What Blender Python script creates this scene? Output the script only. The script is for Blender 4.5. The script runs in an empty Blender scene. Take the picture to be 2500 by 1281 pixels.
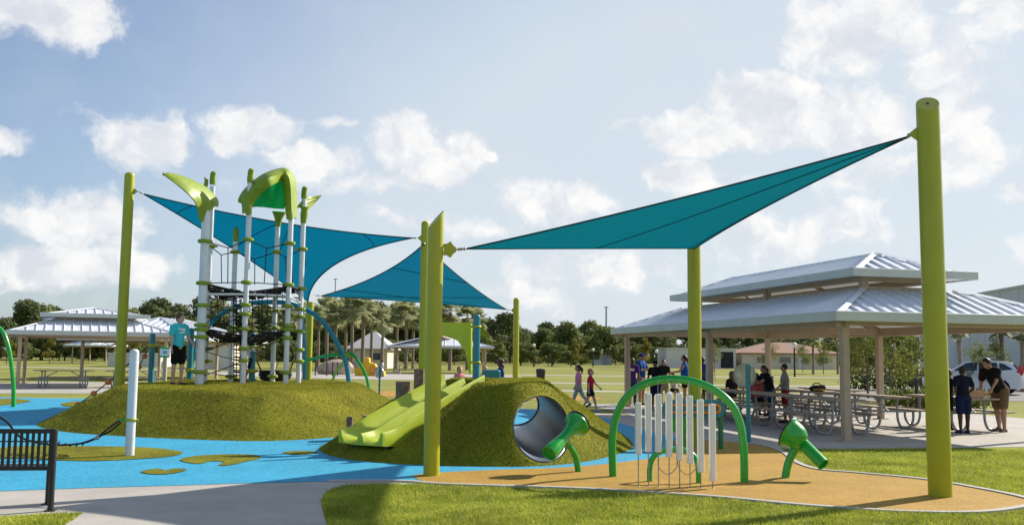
import bpy, math, random
import numpy as np
from mathutils import Vector as V, Matrix, noise as mnoise
random.seed(7); RNG = np.random.default_rng(7)
S = bpy.context.scene; COL = S.collection
PI = math.pi
# ---------------------------------------------------------------- camera
F = 2324.0; CX, CY = 1250.0, 640.5; EYE = 1.6
PITCH = math.atan(228/F); ROLL = 0.0105
cam = bpy.data.objects.new('camera', bpy.data.cameras.new('camera')); COL.objects.link(cam)
cam.data.lens = 36*F/2500; cam.data.sensor_width = 36; cam.data.clip_end = 5000
RM = Matrix.Rotation(PI/2+PITCH, 3, 'X') @ Matrix.Rotation(ROLL, 3, 'Z')
cam.matrix_world = Matrix.Translation((0,0,EYE)) @ RM.to_4x4()
S.camera = cam
# survey helpers: sight lines from the standpoint, used to find real positions and heights in metres
def ray(px, py): return RM @ V(((px-CX)/F, -(py-CY)/F, -1))
def G(px, py, z=0.0):
    r = ray(px, py); t = (z-EYE)/r.z; return V((r.x*t, r.y*t, z))
def D(px, py, d):
    r = ray(px, py); t = d/r.y; return V((r.x*t, d, EYE+r.z*t))
# ---------------------------------------------------------------- light
SUN_EL = math.radians(31); SUN_DIR = V((0.815, 0.58, 0)).normalized()*math.cos(SUN_EL) + V((0,0,math.sin(SUN_EL)))
sun = bpy.data.objects.new('sun', bpy.data.lights.new('sun', 'SUN')); COL.objects.link(sun)
sun.data.energy = 4.2; sun.data.angle = math.radians(0.6); sun.data.color = (1.0, .92, .80)
sun.rotation_euler = SUN_DIR.to_track_quat('Z', 'Y').to_euler()
S.view_settings.view_transform = 'Standard'; S.view_settings.look = 'None'
S.view_settings.exposure = 0.86; S.view_settings.gamma = 1.0
S.cycles.max_bounces = 6; S.cycles.transparent_max_bounces = 12
def mk_world():
    w = bpy.data.worlds.new('World'); S.world = w; w.use_nodes = True
    nt = w.node_tree; N = nt.nodes; L = nt.links; N.clear()
    out = N.new('ShaderNodeOutputWorld'); bg = N.new('ShaderNodeBackground'); bg.inputs[1].default_value = 0.1
    sky = N.new('ShaderNodeTexSky'); sky.sky_type = 'NISHITA'; sky.sun_disc = False
    sky.sun_elevation = SUN_EL; sky.sun_rotation = math.atan2(SUN_DIR.x, SUN_DIR.y)
    sky.air_density = 1.0; sky.dust_density = 1.2; sky.ozone_density = 1.4
    def M(op, a, b=None, c=None):
        n = N.new('ShaderNodeMath'); n.operation = op
        for i, v in enumerate((a, b, c)):
            if v is None: continue
            if isinstance(v, (int, float)): n.inputs[i].default_value = v
            else: L.new(v, n.inputs[i])
        return n.outputs[0]
    def VM(op, a, b=None):
        n = N.new('ShaderNodeVectorMath'); n.operation = op
        for i, v in enumerate((a, b)):
            if v is None: continue
            if isinstance(v, tuple): n.inputs[i].default_value = v
            else: L.new(v, n.inputs[i])
        return n.outputs[1] if op in ('LENGTH',) else n.outputs[0]
    def ramp(v, a, b, lo=0., hi=1., smooth=True):
        n = N.new('ShaderNodeMapRange'); n.interpolation_type = 'SMOOTHSTEP' if smooth else 'LINEAR'
        L.new(v, n.inputs[0]); n.inputs[1].default_value = a; n.inputs[2].default_value = b
        n.inputs[3].default_value = lo; n.inputs[4].default_value = hi; return n.outputs[0]
    tc = N.new('ShaderNodeTexCoord'); nrm = VM('NORMALIZE', tc.outputs['Generated'])
    sx = N.new('ShaderNodeSeparateXYZ'); L.new(nrm, sx.inputs[0])
    az = M('ARCTAN2', sx.outputs[0], sx.outputs[1]); el = M('ARCSINE', sx.outputs[2])
    cb = N.new('ShaderNodeCombineXYZ'); L.new(az, cb.inputs[0]); L.new(el, cb.inputs[1])
    ae = cb.outputs[0]
    def noise(vec, sc, det, rough=.55, dist=0.):
        n = N.new('ShaderNodeTexNoise'); n.inputs['Scale'].default_value = sc; n.inputs['Detail'].default_value = det
        n.inputs['Roughness'].default_value = rough; n.inputs['Distortion'].default_value = dist; L.new(vec, n.inputs['Vector']); return n
    wn = noise(ae, 22, 4, .6); w1 = VM('SUBTRACT', wn.outputs['Color'], (.5,.5,.5)); w1 = VM('MULTIPLY', w1, (.05,.035,0))
    p = VM('ADD', ae, w1)
    blobs = [(130,30,115,55,1),(215,75,45,35,1),(60,20,120,50,.8),(25,340,38,24,.8),(340,345,78,52,1),(620,315,85,38,.9),(570,350,50,32,.8),(825,305,45,18,.7),
     (770,385,75,36,.9),(700,380,45,20,.8),(985,345,62,55,1),(1060,400,85,40,.9),(1130,360,45,45,.95),(1195,385,25,12,.8),(1350,490,120,45,.75),(215,540,110,60,.85),(60,530,90,40,.6),
     (80,650,100,40,.85),(250,650,130,40,.8),(2050,85,92,75,1),(2180,35,110,36,.55),(2250,85,140,42,.55),(2290,170,85,50,.75),(2345,270,72,80,.7),(2385,360,60,70,.6),
     (2480,35,55,26,.9),(2420,10,70,20,.8),(1860,245,95,50,1),(1750,320,130,42,.95),(1960,290,140,60,.9),(2110,300,105,60,.8),(2150,420,150,50,.6),(1660,430,90,36,.9),
     (1770,470,120,32,.6),(1460,660,200,45,.6),(1900,580,180,55,.55),(980,530,100,24,.5),(1190,555,80,28,.55),(2485,470,30,30,.8),(2490,595,40,30,.6),(1290,720,120,50,.5),
     (560,450,60,25,.4),(900,440,120,30,.5),(620,560,90,25,.4),(2050,520,120,50,.45),(1560,300,60,15,.35)]
    acc = None
    for (x, y, rx, ry, wt) in blobs:
        r = ray(x, y); a = math.atan2(r.x, r.y); e = math.asin(r.normalized().z)
        q = VM('SUBTRACT', p, (a, e, 0)); q = VM('MULTIPLY', q, (F/rx/1.45, F/ry/1.4, 0)); l = VM('LENGTH', q)
        v = M('MULTIPLY_ADD', l, -wt*.75, wt)
        acc = v if acc is None else M('MAXIMUM', acc, v)
    # sky away from the surveyed clouds gets its own scattered ones
    gen = noise(ae, 3.0, 6, .6); g = ramp(gen.outputs[0], .52, .75, 0, .75)
    outz = M('MAXIMUM', ramp(M('ABSOLUTE', az), .60, .75), ramp(el, .42, .55)); acc = M('MAXIMUM', acc, M('MULTIPLY', g, outz))
    n2 = noise(p, 19, 9, .6); n3 = noise(ae, 9, 6, .6)
    d = M('MULTIPLY_ADD', n2.outputs[0], 1.1, M('SUBTRACT', acc, .55))
    mask = ramp(d, .16, .52)
    veil = ramp(n3.outputs[0], .38, .72, 0., .45); low = ramp(el, .22, .02, 0.25, 1.0); veil = M('MULTIPLY', veil, low)
    # relief: fine density compared with density a little toward the sun
    off = VM('ADD', p, (.014, .018, 0)); n4 = noise(off, 19, 9, .6)
    rel = M('SUBTRACT', n2.outputs[0], n4.outputs[0]); shade = ramp(M('MULTIPLY_ADD', rel, 1.6, M('MULTIPLY', d, -.12)), -.45, .3)
    cc = N.new('ShaderNodeMix'); cc.data_type = 'RGBA'; L.new(shade, cc.inputs[0])
    cc.inputs[6].default_value = (4.0,4.2,4.55,1); cc.inputs[7].default_value = (5.75,5.65,5.5,1)
    # hazy air low down and toward the sun
    hz = N.new('ShaderNodeMix'); hz.data_type = 'RGBA'
    hf = ramp(el, .68, -.02, 0.0, .92); hx = ramp(az, -.62, .15, .30, 1.12); hf = M('MULTIPLY', hf, hx)
    hf = M('ADD', hf, M('MULTIPLY', ramp(az, -.50, .2, 0., .42), 1.)); hf = M('MINIMUM', hf, .9)
    L.new(hf, hz.inputs[0]); tint = N.new('ShaderNodeMix'); tint.data_type = 'RGBA'; tint.blend_type = 'MULTIPLY'; tint.inputs[0].default_value = 1
    L.new(sky.outputs[0], tint.inputs[6]); tint.inputs[7].default_value = (.54,.64,.76,1)
    L.new(tint.outputs[2], hz.inputs[6]); hz.inputs[7].default_value = (3.85,4.25,4.6,1)
    m1 = N.new('ShaderNodeMix'); m1.data_type = 'RGBA'; L.new(veil, m1.inputs[0]); L.new(hz.outputs[2], m1.inputs[6]); m1.inputs[7].default_value = (4.35,4.55,4.75,1)
    m2 = N.new('ShaderNodeMix'); m2.data_type = 'RGBA'; L.new(M('MULTIPLY', mask, .9), m2.inputs[0]); L.new(m1.outputs[2], m2.inputs[6]); L.new(cc.outputs[2], m2.inputs[7])
    L.new(m2.outputs[2], bg.inputs[0]); L.new(bg.outputs[0], out.inputs[0])
    w.cycles.sampling_method = 'MANUAL'; w.cycles.sample_map_resolution = 256
mk_world()
# ---------------------------------------------------------------- materials
MAT = {}
def mat(name, col, rough=.5, metal=0., var=0., vs=3., bump=0., bs=40., spec=.5, trans=0., alpha=1., coat=0., col2=None, sharp=(.35,.65), tcol=None, obj=False, ior=None, transmission=0.):
    m = bpy.data.materials.new(name); m.use_nodes = True; nt = m.node_tree; N = nt.nodes; L = nt.links
    b = N['Principled BSDF']; o = N['Material Output']
    b.inputs['Base Color'].default_value = (*col, 1); b.inputs['Roughness'].default_value = rough; b.inputs['Metallic'].default_value = metal
    b.inputs['Specular IOR Level'].default_value = spec; b.inputs['Coat Weight'].default_value = coat; b.inputs['Transmission Weight'].default_value = transmission
    g = N.new('ShaderNodeTexCoord' if obj else 'ShaderNodeNewGeometry'); P = g.outputs['Object' if obj else 'Position']
    colout = None
    if var or col2:
        n = N.new('ShaderNodeTexNoise'); n.inputs['Scale'].default_value = vs; n.inputs['Detail'].default_value = 6; n.inputs['Roughness'].default_value = .65
        L.new(P, n.inputs['Vector']); r = N.new('ShaderNodeMapRange'); L.new(n.outputs[0], r.inputs[0]); r.inputs[1].default_value = sharp[0]; r.inputs[2].default_value = sharp[1]
        mx = N.new('ShaderNodeMix'); mx.data_type = 'RGBA'; L.new(r.outputs[0], mx.inputs[0])
        c2 = col2 or tuple(min(1, c*(1+var)) for c in col); c1 = col if col2 else tuple(c*(1-var) for c in col)
        mx.inputs[6].default_value = (*c1, 1); mx.inputs[7].default_value = (*c2, 1); colout = mx.outputs[2]; L.new(colout, b.inputs['Base Color'])
    if bump:
        n = N.new('ShaderNodeTexNoise'); n.inputs['Scale'].default_value = bs; n.inputs['Detail'].default_value = 4; L.new(P, n.inputs['Vector'])
        bp = N.new('ShaderNodeBump'); bp.inputs['Strength'].default_value = bump; bp.inputs['Distance'].default_value = .02; L.new(n.outputs[0], bp.inputs['Height']); L.new(bp.outputs[0], b.inputs['Normal'])
    sh = b.outputs[0]
    if trans:
        t = N.new('ShaderNodeBsdfTranslucent'); t.inputs[0].default_value = (*(tcol or col), 1)
        if colout and not tcol: L.new(colout, t.inputs[0])
        x = N.new('ShaderNodeMixShader'); x.inputs[0].default_value = trans; L.new(sh, x.inputs[1]); L.new(t.outputs[0], x.inputs[2]); sh = x.outputs[0]; L.new(sh, o.inputs[0])
    if alpha < 1:
        t = N.new('ShaderNodeBsdfTransparent'); x = N.new('ShaderNodeMixShader'); x.inputs[0].default_value = alpha
        L.new(t.outputs[0], x.inputs[1]); L.new(sh, x.inputs[2]); L.new(x.outputs[0], o.inputs[0])
    MAT[name] = m; return m
def two_scale(m, scale2, amt, lo=(.35,.65), stretch=None):   # multiply the base colour by a second, coarser or finer variation
    nt = m.node_tree; N = nt.nodes; L = nt.links; b = N['Principled BSDF']
    src = b.inputs['Base Color'].links[0].from_socket
    n = N.new('ShaderNodeTexNoise'); n.inputs['Scale'].default_value = scale2; n.inputs['Detail'].default_value = 5
    g = N.new('ShaderNodeNewGeometry'); P = g.outputs['Position']
    if stretch:
        s = N.new('ShaderNodeVectorMath'); s.operation = 'MULTIPLY'; s.inputs[1].default_value = stretch; L.new(P, s.inputs[0]); P = s.outputs[0]
    L.new(P, n.inputs['Vector'])
    r = N.new('ShaderNodeMapRange'); L.new(n.outputs[0], r.inputs[0]); r.inputs[1].default_value = lo[0]; r.inputs[2].default_value = lo[1]
    r.inputs[3].default_value = 1-amt; r.inputs[4].default_value = 1+amt
    v = N.new('ShaderNodeVectorMath'); v.operation = 'SCALE'; L.new(src, v.inputs[0]); L.new(r.outputs[0], v.inputs[3]); L.new(v.outputs[0], b.inputs['Base Color'])
    for l in list(nt.links):
        if l.from_socket == src and l.to_node.type == 'BSDF_TRANSLUCENT': L.new(v.outputs[0], l.to_socket)
LIME = mat('lime_paint', (.37,.38,.003), .38, var=.05, vs=4, bump=.04, bs=6, coat=.1)
LIMEP = mat('lime_plastic', (.24,.33,.014), .48, var=.12, vs=9, bump=.08, bs=20, trans=.10)
SLIDE = mat('slide_plastic', (.50,.60,.05), .3, var=.05, vs=8, bump=.03, bs=12, trans=.25)
TEAL = mat('teal_paint', (.006,.20,.27), .35, var=.08, vs=4, coat=.2)
GREEN = mat('green_paint', (.012,.34,.035), .25, var=.07, vs=6, coat=.4, bump=.03, bs=8)
GREEN2 = mat('dark_green_paint', (.008,.17,.06), .35, var=.08)
GREENT = mat('green_clear_panel', (.02,.38,.16), .2, trans=.75, tcol=(.08,.80,.34), var=.2, vs=6)
WHITEP = mat('white_powder_paint', (.66,.68,.72), .38, metal=.15, var=.06, vs=5, bump=.03, bs=9)
CHIME = mat('chime_white', (.80,.79,.78), .35, var=.04, vs=9)
BLACK = mat('black_metal', (.012,.012,.014), .45, var=.3, vs=10)
ROPE = mat('black_rope', (.015,.013,.013), .8, var=.4, vs=60, bump=.4, bs=150)
STEEL = mat('galvanised_steel', (.30,.31,.33), .45, metal=.6, var=.12, vs=14)
CABLE = mat('steel_cable', (.35,.33,.30), .35, metal=.8)
SAIL = mat('sail_teal_fabric', (0.0,.115,.15), .8, var=.05, vs=2.5, bump=.15, bs=260, trans=.34, tcol=(.0,.31,.41), spec=.15)
SAILB = mat('sail_fabric_sky_tint', (0.0,.10,.19), .8, var=.05, vs=2.5, bump=.15, bs=260, trans=.34, tcol=(.0,.23,.40), spec=.15)  # bluer copy of the sail fabric, sky reflection put into its colour
SEAM = mat('sail_seam_webbing', (.002,.05,.085), .8)
ORBALL = mat('orange_ball', (.70,.20,.04), .35, var=.1)
ORANGE = mat('orange_plastic', (.80,.26,.02), .4, var=.06)
YELLOW = mat('yellow_plastic', (.72,.42,.01), .5, var=.1)
BEIGE = mat('beige_post_paint', (.44,.33,.24), .5, var=.07, vs=3, bump=.04)
ROOFM = mat('white_standing_seam', (.74,.77,.82), .42, metal=.12, var=.05, vs=1.5)
GUT = mat('gutter_metal', (.50,.53,.52), .4, metal=.2, var=.06, vs=1.2)
SOFFIT = mat('soffit_cream', (.62,.57,.48), .6, var=.05)
WOODT = mat('weathered_table_planks', (.36,.29,.23), .7, var=.22, vs=18, bump=.2, bs=60)
WOODP = mat('brown_log', (.22,.15,.11), .85, var=.35, vs=14, bump=.5, bs=40)
DARKOPEN = mat('dark_doorway', (.02,.02,.022), .8)
GLASS = mat('dark_glass', (.02,.03,.04), .08, spec=.8)
RUBBER = mat('tyre_rubber', (.012,.012,.012), .8)
CARW = mat('white_car_paint', (.78,.80,.82), .2, coat=.8, var=.02)
REDL = mat('red_lens', (.55,.01,.015), .15, coat=.6)
TUBEIN = mat('tunnel_liner', (.17,.20,.25), .4, metal=.35, var=.1, vs=5, bump=.05, bs=10)
# ---------------------------------------------------------------- mesh helpers
class MB:
    def __init__(s): s.v = []; s.f = []; s.mi = []; s.cur = 0
    def add(s, vs, fs):
        o = len(s.v); s.v += [tuple(p) for p in vs]; s.f += [tuple(i+o for i in f) for f in fs]; s.mi += [s.cur]*len(fs); return s
    def box(s, c, size, R=None, bev=0.):
        hx, hy, hz = [q/2 for q in size]; c = V(c)
        if bev <= 0:
            P = [V((x*hx, y*hy, z*hz)) for z in (-1,1) for y in (-1,1) for x in (-1,1)]
            Fc = [(0,2,3,1),(4,5,7,6),(0,1,5,4),(2,6,7,3),(0,4,6,2),(1,3,7,5)]
        else:
            b = min(bev, hx*.9, hy*.9, hz*.9); P = []; Fc = []
            for z, ins in ((-hz, b), (-hz+b, 0), (hz-b, 0), (hz, b)):
                for (x, y) in ((-hx+b,-hy),(hx-b,-hy),(hx,-hy+b),(hx,hy-b),(hx-b,hy),(-hx+b,hy),(-hx,hy-b),(-hx,-hy+b)):
                    sx = (abs(x)-ins)/abs(x) if abs(x) > ins else 0; sy = (abs(y)-ins)/abs(y) if abs(y) > ins else 0
                    P.append(V((x*sx, y*sy, z)))
            for k in range(3):
                for i in range(8): Fc.append((k*8+i, k*8+(i+1)%8, k*8+8+(i+1)%8, k*8+8+i))
            Fc.append(tuple(range(7,-1,-1))); Fc.append(tuple(range(24,32)))
        if R is not None: P = [R @ p for p in P]
        return s.add([p+c for p in P], Fc)
    def tube(s, pts, r, n=10, caps=True, ell=None, closed=False, upv=None):
        pts = [V(p) for p in pts]; m = len(pts); rs = r if isinstance(r, (list, tuple)) else [r]*m
        vs = []; fs = []; prev = None
        for i, p in enumerate(pts):
            if closed: t = (pts[(i+1)%m]-pts[i-1]).normalized()
            else: t = (pts[min(i+1,m-1)]-pts[max(i-1,0)]).normalized()
            if prev is None:
                up = V(upv) if upv else (V((0,0,1)) if abs(t.z) < .9 else V((1,0,0))); a = t.cross(up).normalized()
            else: a = (prev - t*prev.dot(t)).normalized()
            prev = a; b = t.cross(a)
            ea, eb = ell if ell else (1, 1)
            for k in range(n):
                th = 2*PI*k/n; vs.append(p + a*(math.cos(th)*rs[i]*ea) + b*(math.sin(th)*rs[i]*eb))
        for i in range(m if closed else m-1):
            for k in range(n): j = (i+1)%m; fs.append((i*n+k, i*n+(k+1)%n, j*n+(k+1)%n, j*n+k))
        if caps and not closed: fs.append(tuple(range(n-1,-1,-1))); fs.append(tuple((m-1)*n+k for k in range(n)))
        return s.add(vs, fs)
    def cap(s, p0, p1, r0, r1, n=12):      # tapered capsule with round ends
        p0 = V(p0); p1 = V(p1); t = (p1-p0); L_ = t.length
        if L_ < 1e-6: return s.ball(p0, (r0,)*3, n)
        t.normalize(); P = []; R_ = []
        for a in (80, 50, 20): P.append(p0 - t*r0*math.sin(math.radians(a))); R_.append(r0*math.cos(math.radians(a)))
        P.append(p0); R_.append(r0); P.append(p1); R_.append(r1)
        for a in (20, 50, 80): P.append(p1 + t*r1*math.sin(math.radians(a))); R_.append(r1*math.cos(math.radians(a)))
        return s.tube(P, R_, n)
    def ball(s, c, rad, n=16, R=None, rings=None):
        c = V(c); m = rings or max(6, n//2); vs = []; fs = []
        for i in range(1, m):
            ph = PI*i/m
            for k in range(n):
                th = 2*PI*k/n; q = V((rad[0]*math.sin(ph)*math.cos(th), rad[1]*math.sin(ph)*math.sin(th), rad[2]*math.cos(ph)))
                vs.append(c + (R @ q if R else q))
        q = V((0,0,rad[2])); vs.append(c + (R @ q if R else q)); vs.append(c - (R @ q if R else q)); T = len(vs)-2
        for i in range(m-2):
            for k in range(n): fs.append((i*n+k, (i+1)*n+k, (i+1)*n+(k+1)%n, i*n+(k+1)%n))
        for k in range(n): fs.append((T, k, (k+1)%n)); fs.append((T+1, (m-2)*n+(k+1)%n, (m-2)*n+k))
        return s.add(vs, fs)
    def lathe(s, prof, o=(0,0,0), ax=(0,0,1), n=24, caps=True):
        o = V(o); ax = V(ax).normalized(); return s.tube_axis([(o+ax*z, r) for (z, r) in prof], ax, n, caps)
    def tube_axis(s, pr, ax, n, caps):
        up = V((0,0,1)) if abs(ax.z) < .9 else V((1,0,0)); a = ax.cross(up).normalized(); b = ax.cross(a); vs = []; fs = []
        for p, r in pr:
            for k in range(n): th = 2*PI*k/n; vs.append(p + a*math.cos(th)*r + b*math.sin(th)*r)
        m = len(pr)
        for i in range(m-1):
            for k in range(n): fs.append((i*n+k, i*n+(k+1)%n, (i+1)*n+(k+1)%n, (i+1)*n+k))
        if caps: fs.append(tuple(range(n-1,-1,-1))); fs.append(tuple((m-1)*n+k for k in range(n)))
        return s.add(vs, fs)
    def prism(s, poly, h, R=None, o=(0,0,0)):   # poly: list of (x,y); extruded in z
        n = len(poly); vs = [V((x,y,0)) for x, y in poly] + [V((x,y,h)) for x, y in poly]
        if R is not None: vs = [R @ q for q in vs]
        vs = [q + V(o) for q in vs]
        return s.add(vs, [tuple(range(n-1,-1,-1)), tuple(range(n,2*n))] + [(i,(i+1)%n,n+(i+1)%n,n+i) for i in range(n)])
    def build(s, name, mats, parent=None, org=(0,0,0), smooth=False, auto=None):
        me = bpy.data.meshes.new(name); o_ = V(org); me.from_pydata([V(p)-o_ for p in s.v], [], s.f)
        if not isinstance(mats, (list, tuple)): mats = [mats]
        for m in mats: me.materials.append(m)
        me.polygons.foreach_set('material_index', s.mi)
        if smooth or auto: me.polygons.foreach_set('use_smooth', [True]*len(s.f))
        me.update()
        if auto is None and smooth: auto = 40
        if auto and hasattr(me, 'set_sharp_from_angle'): me.set_sharp_from_angle(angle=math.radians(auto))
        o = bpy.data.objects.new(name, me); COL.objects.link(o); o.parent = parent; return o
def arr_mesh(name, verts, nper, m, parent=None, org=(0,0,0), smooth=False):    # numpy soup: nper verts per face
    verts = np.asarray(verts, dtype=np.float32).reshape(-1,3) - np.array(org, dtype=np.float32); nf = len(verts)//nper
    me = bpy.data.meshes.new(name); me.vertices.add(len(verts)); me.vertices.foreach_set('co', verts.ravel())
    me.loops.add(len(verts)); me.loops.foreach_set('vertex_index', np.arange(len(verts), dtype=np.int32))
    me.polygons.add(nf); me.polygons.foreach_set('loop_start', np.arange(0, len(verts), nper, dtype=np.int32))
    me.update(calc_edges=True); me.materials.append(m)
    o = bpy.data.objects.new(name, me); COL.objects.link(o); o.parent = parent; return o
def thing(name, label, cat, loc=(0,0,0), rz=0., group=None, scale=None):
    o = bpy.data.objects.new(name, None); COL.objects.link(o); o.location = loc; o.rotation_euler = (0,0,rz); o.empty_display_size = .3
    if scale: o.scale = (scale,)*3
    return tag(o, label, cat, group)
def tag(o, label, cat, group=None, kind=None):
    if label: o['label'] = label
    if cat: o['category'] = cat
    if group: o['group'] = group
    if kind: o['kind'] = kind
    return o
def struct(o, kind='structure'): o['kind'] = kind; return o
def dup(root, loc, rz=0., label=None, scale=None):
    r = root.copy(); COL.objects.link(r); r.location = loc; r.rotation_euler = (0,0,rz)
    if label: r['label'] = label
    if scale: r.scale = scale if isinstance(scale, tuple) else (scale,)*3
    def rec(a, b):
        for ch in list(a.children):
            c = ch.copy(); COL.objects.link(c); c.parent = b; rec(ch, c)
    rec(root, r); return r
def catmull(P, per=8, closed=False):
    P = [V(p) for p in P]; n = len(P); out = []
    for i in range(n if closed else n-1):
        g = (lambda k: P[k % n]) if closed else (lambda k: P[max(0, min(n-1, k))])
        p0, p1, p2, p3 = g(i-1), g(i), g(i+1), g(i+2)
        for j in range(per):
            t = j/per; out.append(.5*((2*p1)+(-p0+p2)*t+(2*p0-5*p1+4*p2-p3)*t*t+(-p0+3*p1-3*p2+p3)*t**3))
    if not closed: out.append(P[-1])
    return out
def inpoly(x, y, poly):
    poly = np.asarray([(p[0], p[1]) for p in poly]); x = np.asarray(x, float); y = np.asarray(y, float); c = np.zeros(x.shape, bool)
    for i in range(len(poly)):
        x1, y1 = poly[i]; x2, y2 = poly[i-1]
        if y1 == y2: continue
        c ^= ((y1 > y) != (y2 > y)) & (x < (x2-x1)*(y-y1)/(y2-y1)+x1)
    return c
def pdist(x, y, poly):
    poly = np.asarray([(p[0], p[1]) for p in poly]); x = np.asarray(x, float); y = np.asarray(y, float); best = np.full(x.shape, 1e9)
    for i in range(len(poly)):
        a = poly[i-1]; b = poly[i]; ab = b-a; t = np.clip(((x-a[0])*ab[0]+(y-a[1])*ab[1])/max(ab@ab,1e-9), 0, 1)
        best = np.minimum(best, np.hypot(x-a[0]-t*ab[0], y-a[1]-t*ab[1]))
    return best
def sheet(name, poly, z, m):
    mb = MB(); P = [V((p[0], p[1], z)) for p in poly]; mb.add(P, [tuple(range(len(P)))])
    me = mb.build(name, m); me.data.update()
    if me.data.polygons[0].normal.z < 0: me.data.flip_normals()
    return struct(me)
# ================================================================ GROUND
GRASS = mat('lawn_ground', (.17,.185,.04), .95, col2=(.30,.295,.085), vs=9, bump=.6, bs=55, spec=.1); two_scale(GRASS, .11, .16)
LAWN = mat('lawn_near', (.14,.175,.016), .95, col2=(.27,.30,.05), vs=9, bump=.6, bs=55, spec=.1); two_scale(LAWN, .7, .2)
CONC = mat('concrete', (.40,.375,.34), .85, var=.07, vs=2.2, bump=.12, bs=90, spec=.3); two_scale(CONC, 40, .06); two_scale(CONC, .8, .07)
BLUE = mat('blue_rubber_crumb', (.006,.18,.36), .75, col2=(.07,.45,.64), vs=38, bump=.35, bs=130, spec=.3, sharp=(.3,.7)); two_scale(BLUE, .9, .07); two_scale(BLUE, 6, .06)
ORNG = mat('ochre_rubber_crumb', (.28,.145,.016), .8, col2=(.50,.31,.06), vs=40, bump=.4, bs=130, spec=.25, sharp=(.3,.7)); two_scale(ORNG, 1.3, .08); two_scale(ORNG, 8, .05)
TURF = mat('olive_synthetic_turf', (.095,.098,.005), .9, col2=(.25,.24,.018), vs=30, bump=.9, bs=85, spec=.15, sharp=(.36,.62)); two_scale(TURF, 1.1, .2)
BLADE = mat('grass_blade', (.22,.28,.022), .6, col2=(.46,.47,.07), vs=2.2, trans=.4, spec=.3); two_scale(BLADE, 45, .3); two_scale(BLADE, .9, .22)
TBLADE = mat('turf_fibre', (.18,.182,.007), .6, col2=(.34,.33,.024), vs=3, trans=.3, spec=.3); two_scale(TBLADE, 60, .3)
gm = MB(); gm.add([(-2500,-60,0),(2500,-60,0),(2500,3500,0),(-2500,3500,0)], [(0,1,2,3)]); struct(gm.build('ground', GRASS))
sheet('lawn', [V((-14,-20,0)),V((30,-20,0)),V((30,18.6,0)),V((-14,18.6,0))], .002, LAWN)
def gp(pts, z=0): return [G(x, y, z) for x, y in pts]
# front edge of blue field / path
edgeF = gp([(-700,1222),(-200,1207),(0,1199),(200,1192),(400,1186),(600,1180),(800,1175),(930,1174),(1050,1178)])
# concrete path along the front
path = [V((-9,6,0))] + edgeF + gp([(1000,1182),(920,1181),(850,1184),(812,1191),(790,1206),(784,1222),(788,1245),(798,1281)]) + [V((-1.15,5.5,0)), V((-.9,4,0)), V((-3,3,0))] 
path_poly = path
PZ = .004
sheet('path', path, PZ, CONC)
corner = gp([(-60,1266),(0,1262),(120,1255),(203,1252),(185,1264),(160,1281)]) + [V((-3.2,6.0,0)), V((-6,6.5,0))]
sheet('lawn_corner', corner, PZ+.004, LAWN)
# orange field
or_low = gp([(1010,1161),(1030,1174),(1070,1181),(1200,1186),(1350,1190),(1500,1197),(1750,1213),(1950,1232),(2150,1246),(2300,1251),(2400,1249),(2480,1239)])
or_right = gp([(2520,1228),(2490,1216),(2400,1197),(2260,1173),(2100,1157),(1990,1147),(1935,1128),(1908,1106),(1870,1091),(1827,1084)])
or_back = gp([(1770,1078),(1700,1074),(1640,1078),(1655,1096),(1625,1114),(1540,1126),(1450,1136),(1350,1143),(1200,1148),(1080,1154)])
orp = catmull(or_low+or_right+or_back, 5, True)
# blue field
blue_back = [V((2.9,21.5,0)), V((2.4,26,0)), V((1.0,29,0)), V((-2,30.5,0)), V((-6,32,0)), V((-11,32.3,0)), V((-18,33,0)), V((-24,31,0))]
blue_right = gp([(1100,1176),(1300,1168),(1500,1150),(1640,1125),(1690,1095),(1700,1080)])
bluep = edgeF + blue_right + [V((3.5,18.6,0))] + blue_back + [V((-24,18,0)), V((-14,10.5,0))]
sheet('play_surface', bluep, .008, BLUE)
sheet('ochre_play_surface', orp, .012, ORNG)
# pavilion frame
PC = V((6.59,18.9,0)); ANG = math.radians(13); UU = V((math.cos(ANG), math.sin(ANG), 0)); VV = V((-math.sin(ANG), math.cos(ANG), 0))
def pv(u, v, z=0): return PC + UU*u + VV*v + V((0,0,z))
slab = [pv(-.95,-1.45), pv(9.5,-1.45), pv(9.5,14.3), pv(-1.0,14.3), pv(-1.3,8.5), V((2.3,27.5,0)), V((2.6,23,0)), V((2.9,21,0)), G(1640,1068), G(1700,1076), G(1827,1086), G(1880,1095)]
sheet('plaza', slab, .006, CONC)
# curbs
def ribbon(name, line, w, z0, z1, m, closed=False):
    n = len(line); mb = MB(); vs = []
    for i in range(n):
        a = line[i-1] if (closed or i > 0) else line[i]; b = line[(i+1)%n] if (closed or i < n-1) else line[i]
        t = (b-a); t.z = 0; t.normalize(); nn = V((t.y,-t.x,0))
        p = line[i]; vs += [V((p.x,p.y,z0)), V((p.x,p.y,z1)), V((p.x+nn.x*w,p.y+nn.y*w,z1)), V((p.x+nn.x*w,p.y+nn.y*w,z0))]
    fs = []
    for i in range(n if closed else n-1):
        j = (i+1)%n
        for k in range(3): fs.append((i*4+k, j*4+k, j*4+k+1, i*4+k+1))
    mb.add(vs, fs); return mb.build(name, m)
CURB = mat('curb_concrete', (.40,.38,.36), .85, var=.1, vs=6, bump=.15, bs=70)
k0 = catmull(gp([(800,1175),(930,1174),(1010,1176)]) + or_low[2:] + or_right, 6)
struct(ribbon('curb', k0, .09, -.01, .026, CURB))
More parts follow.
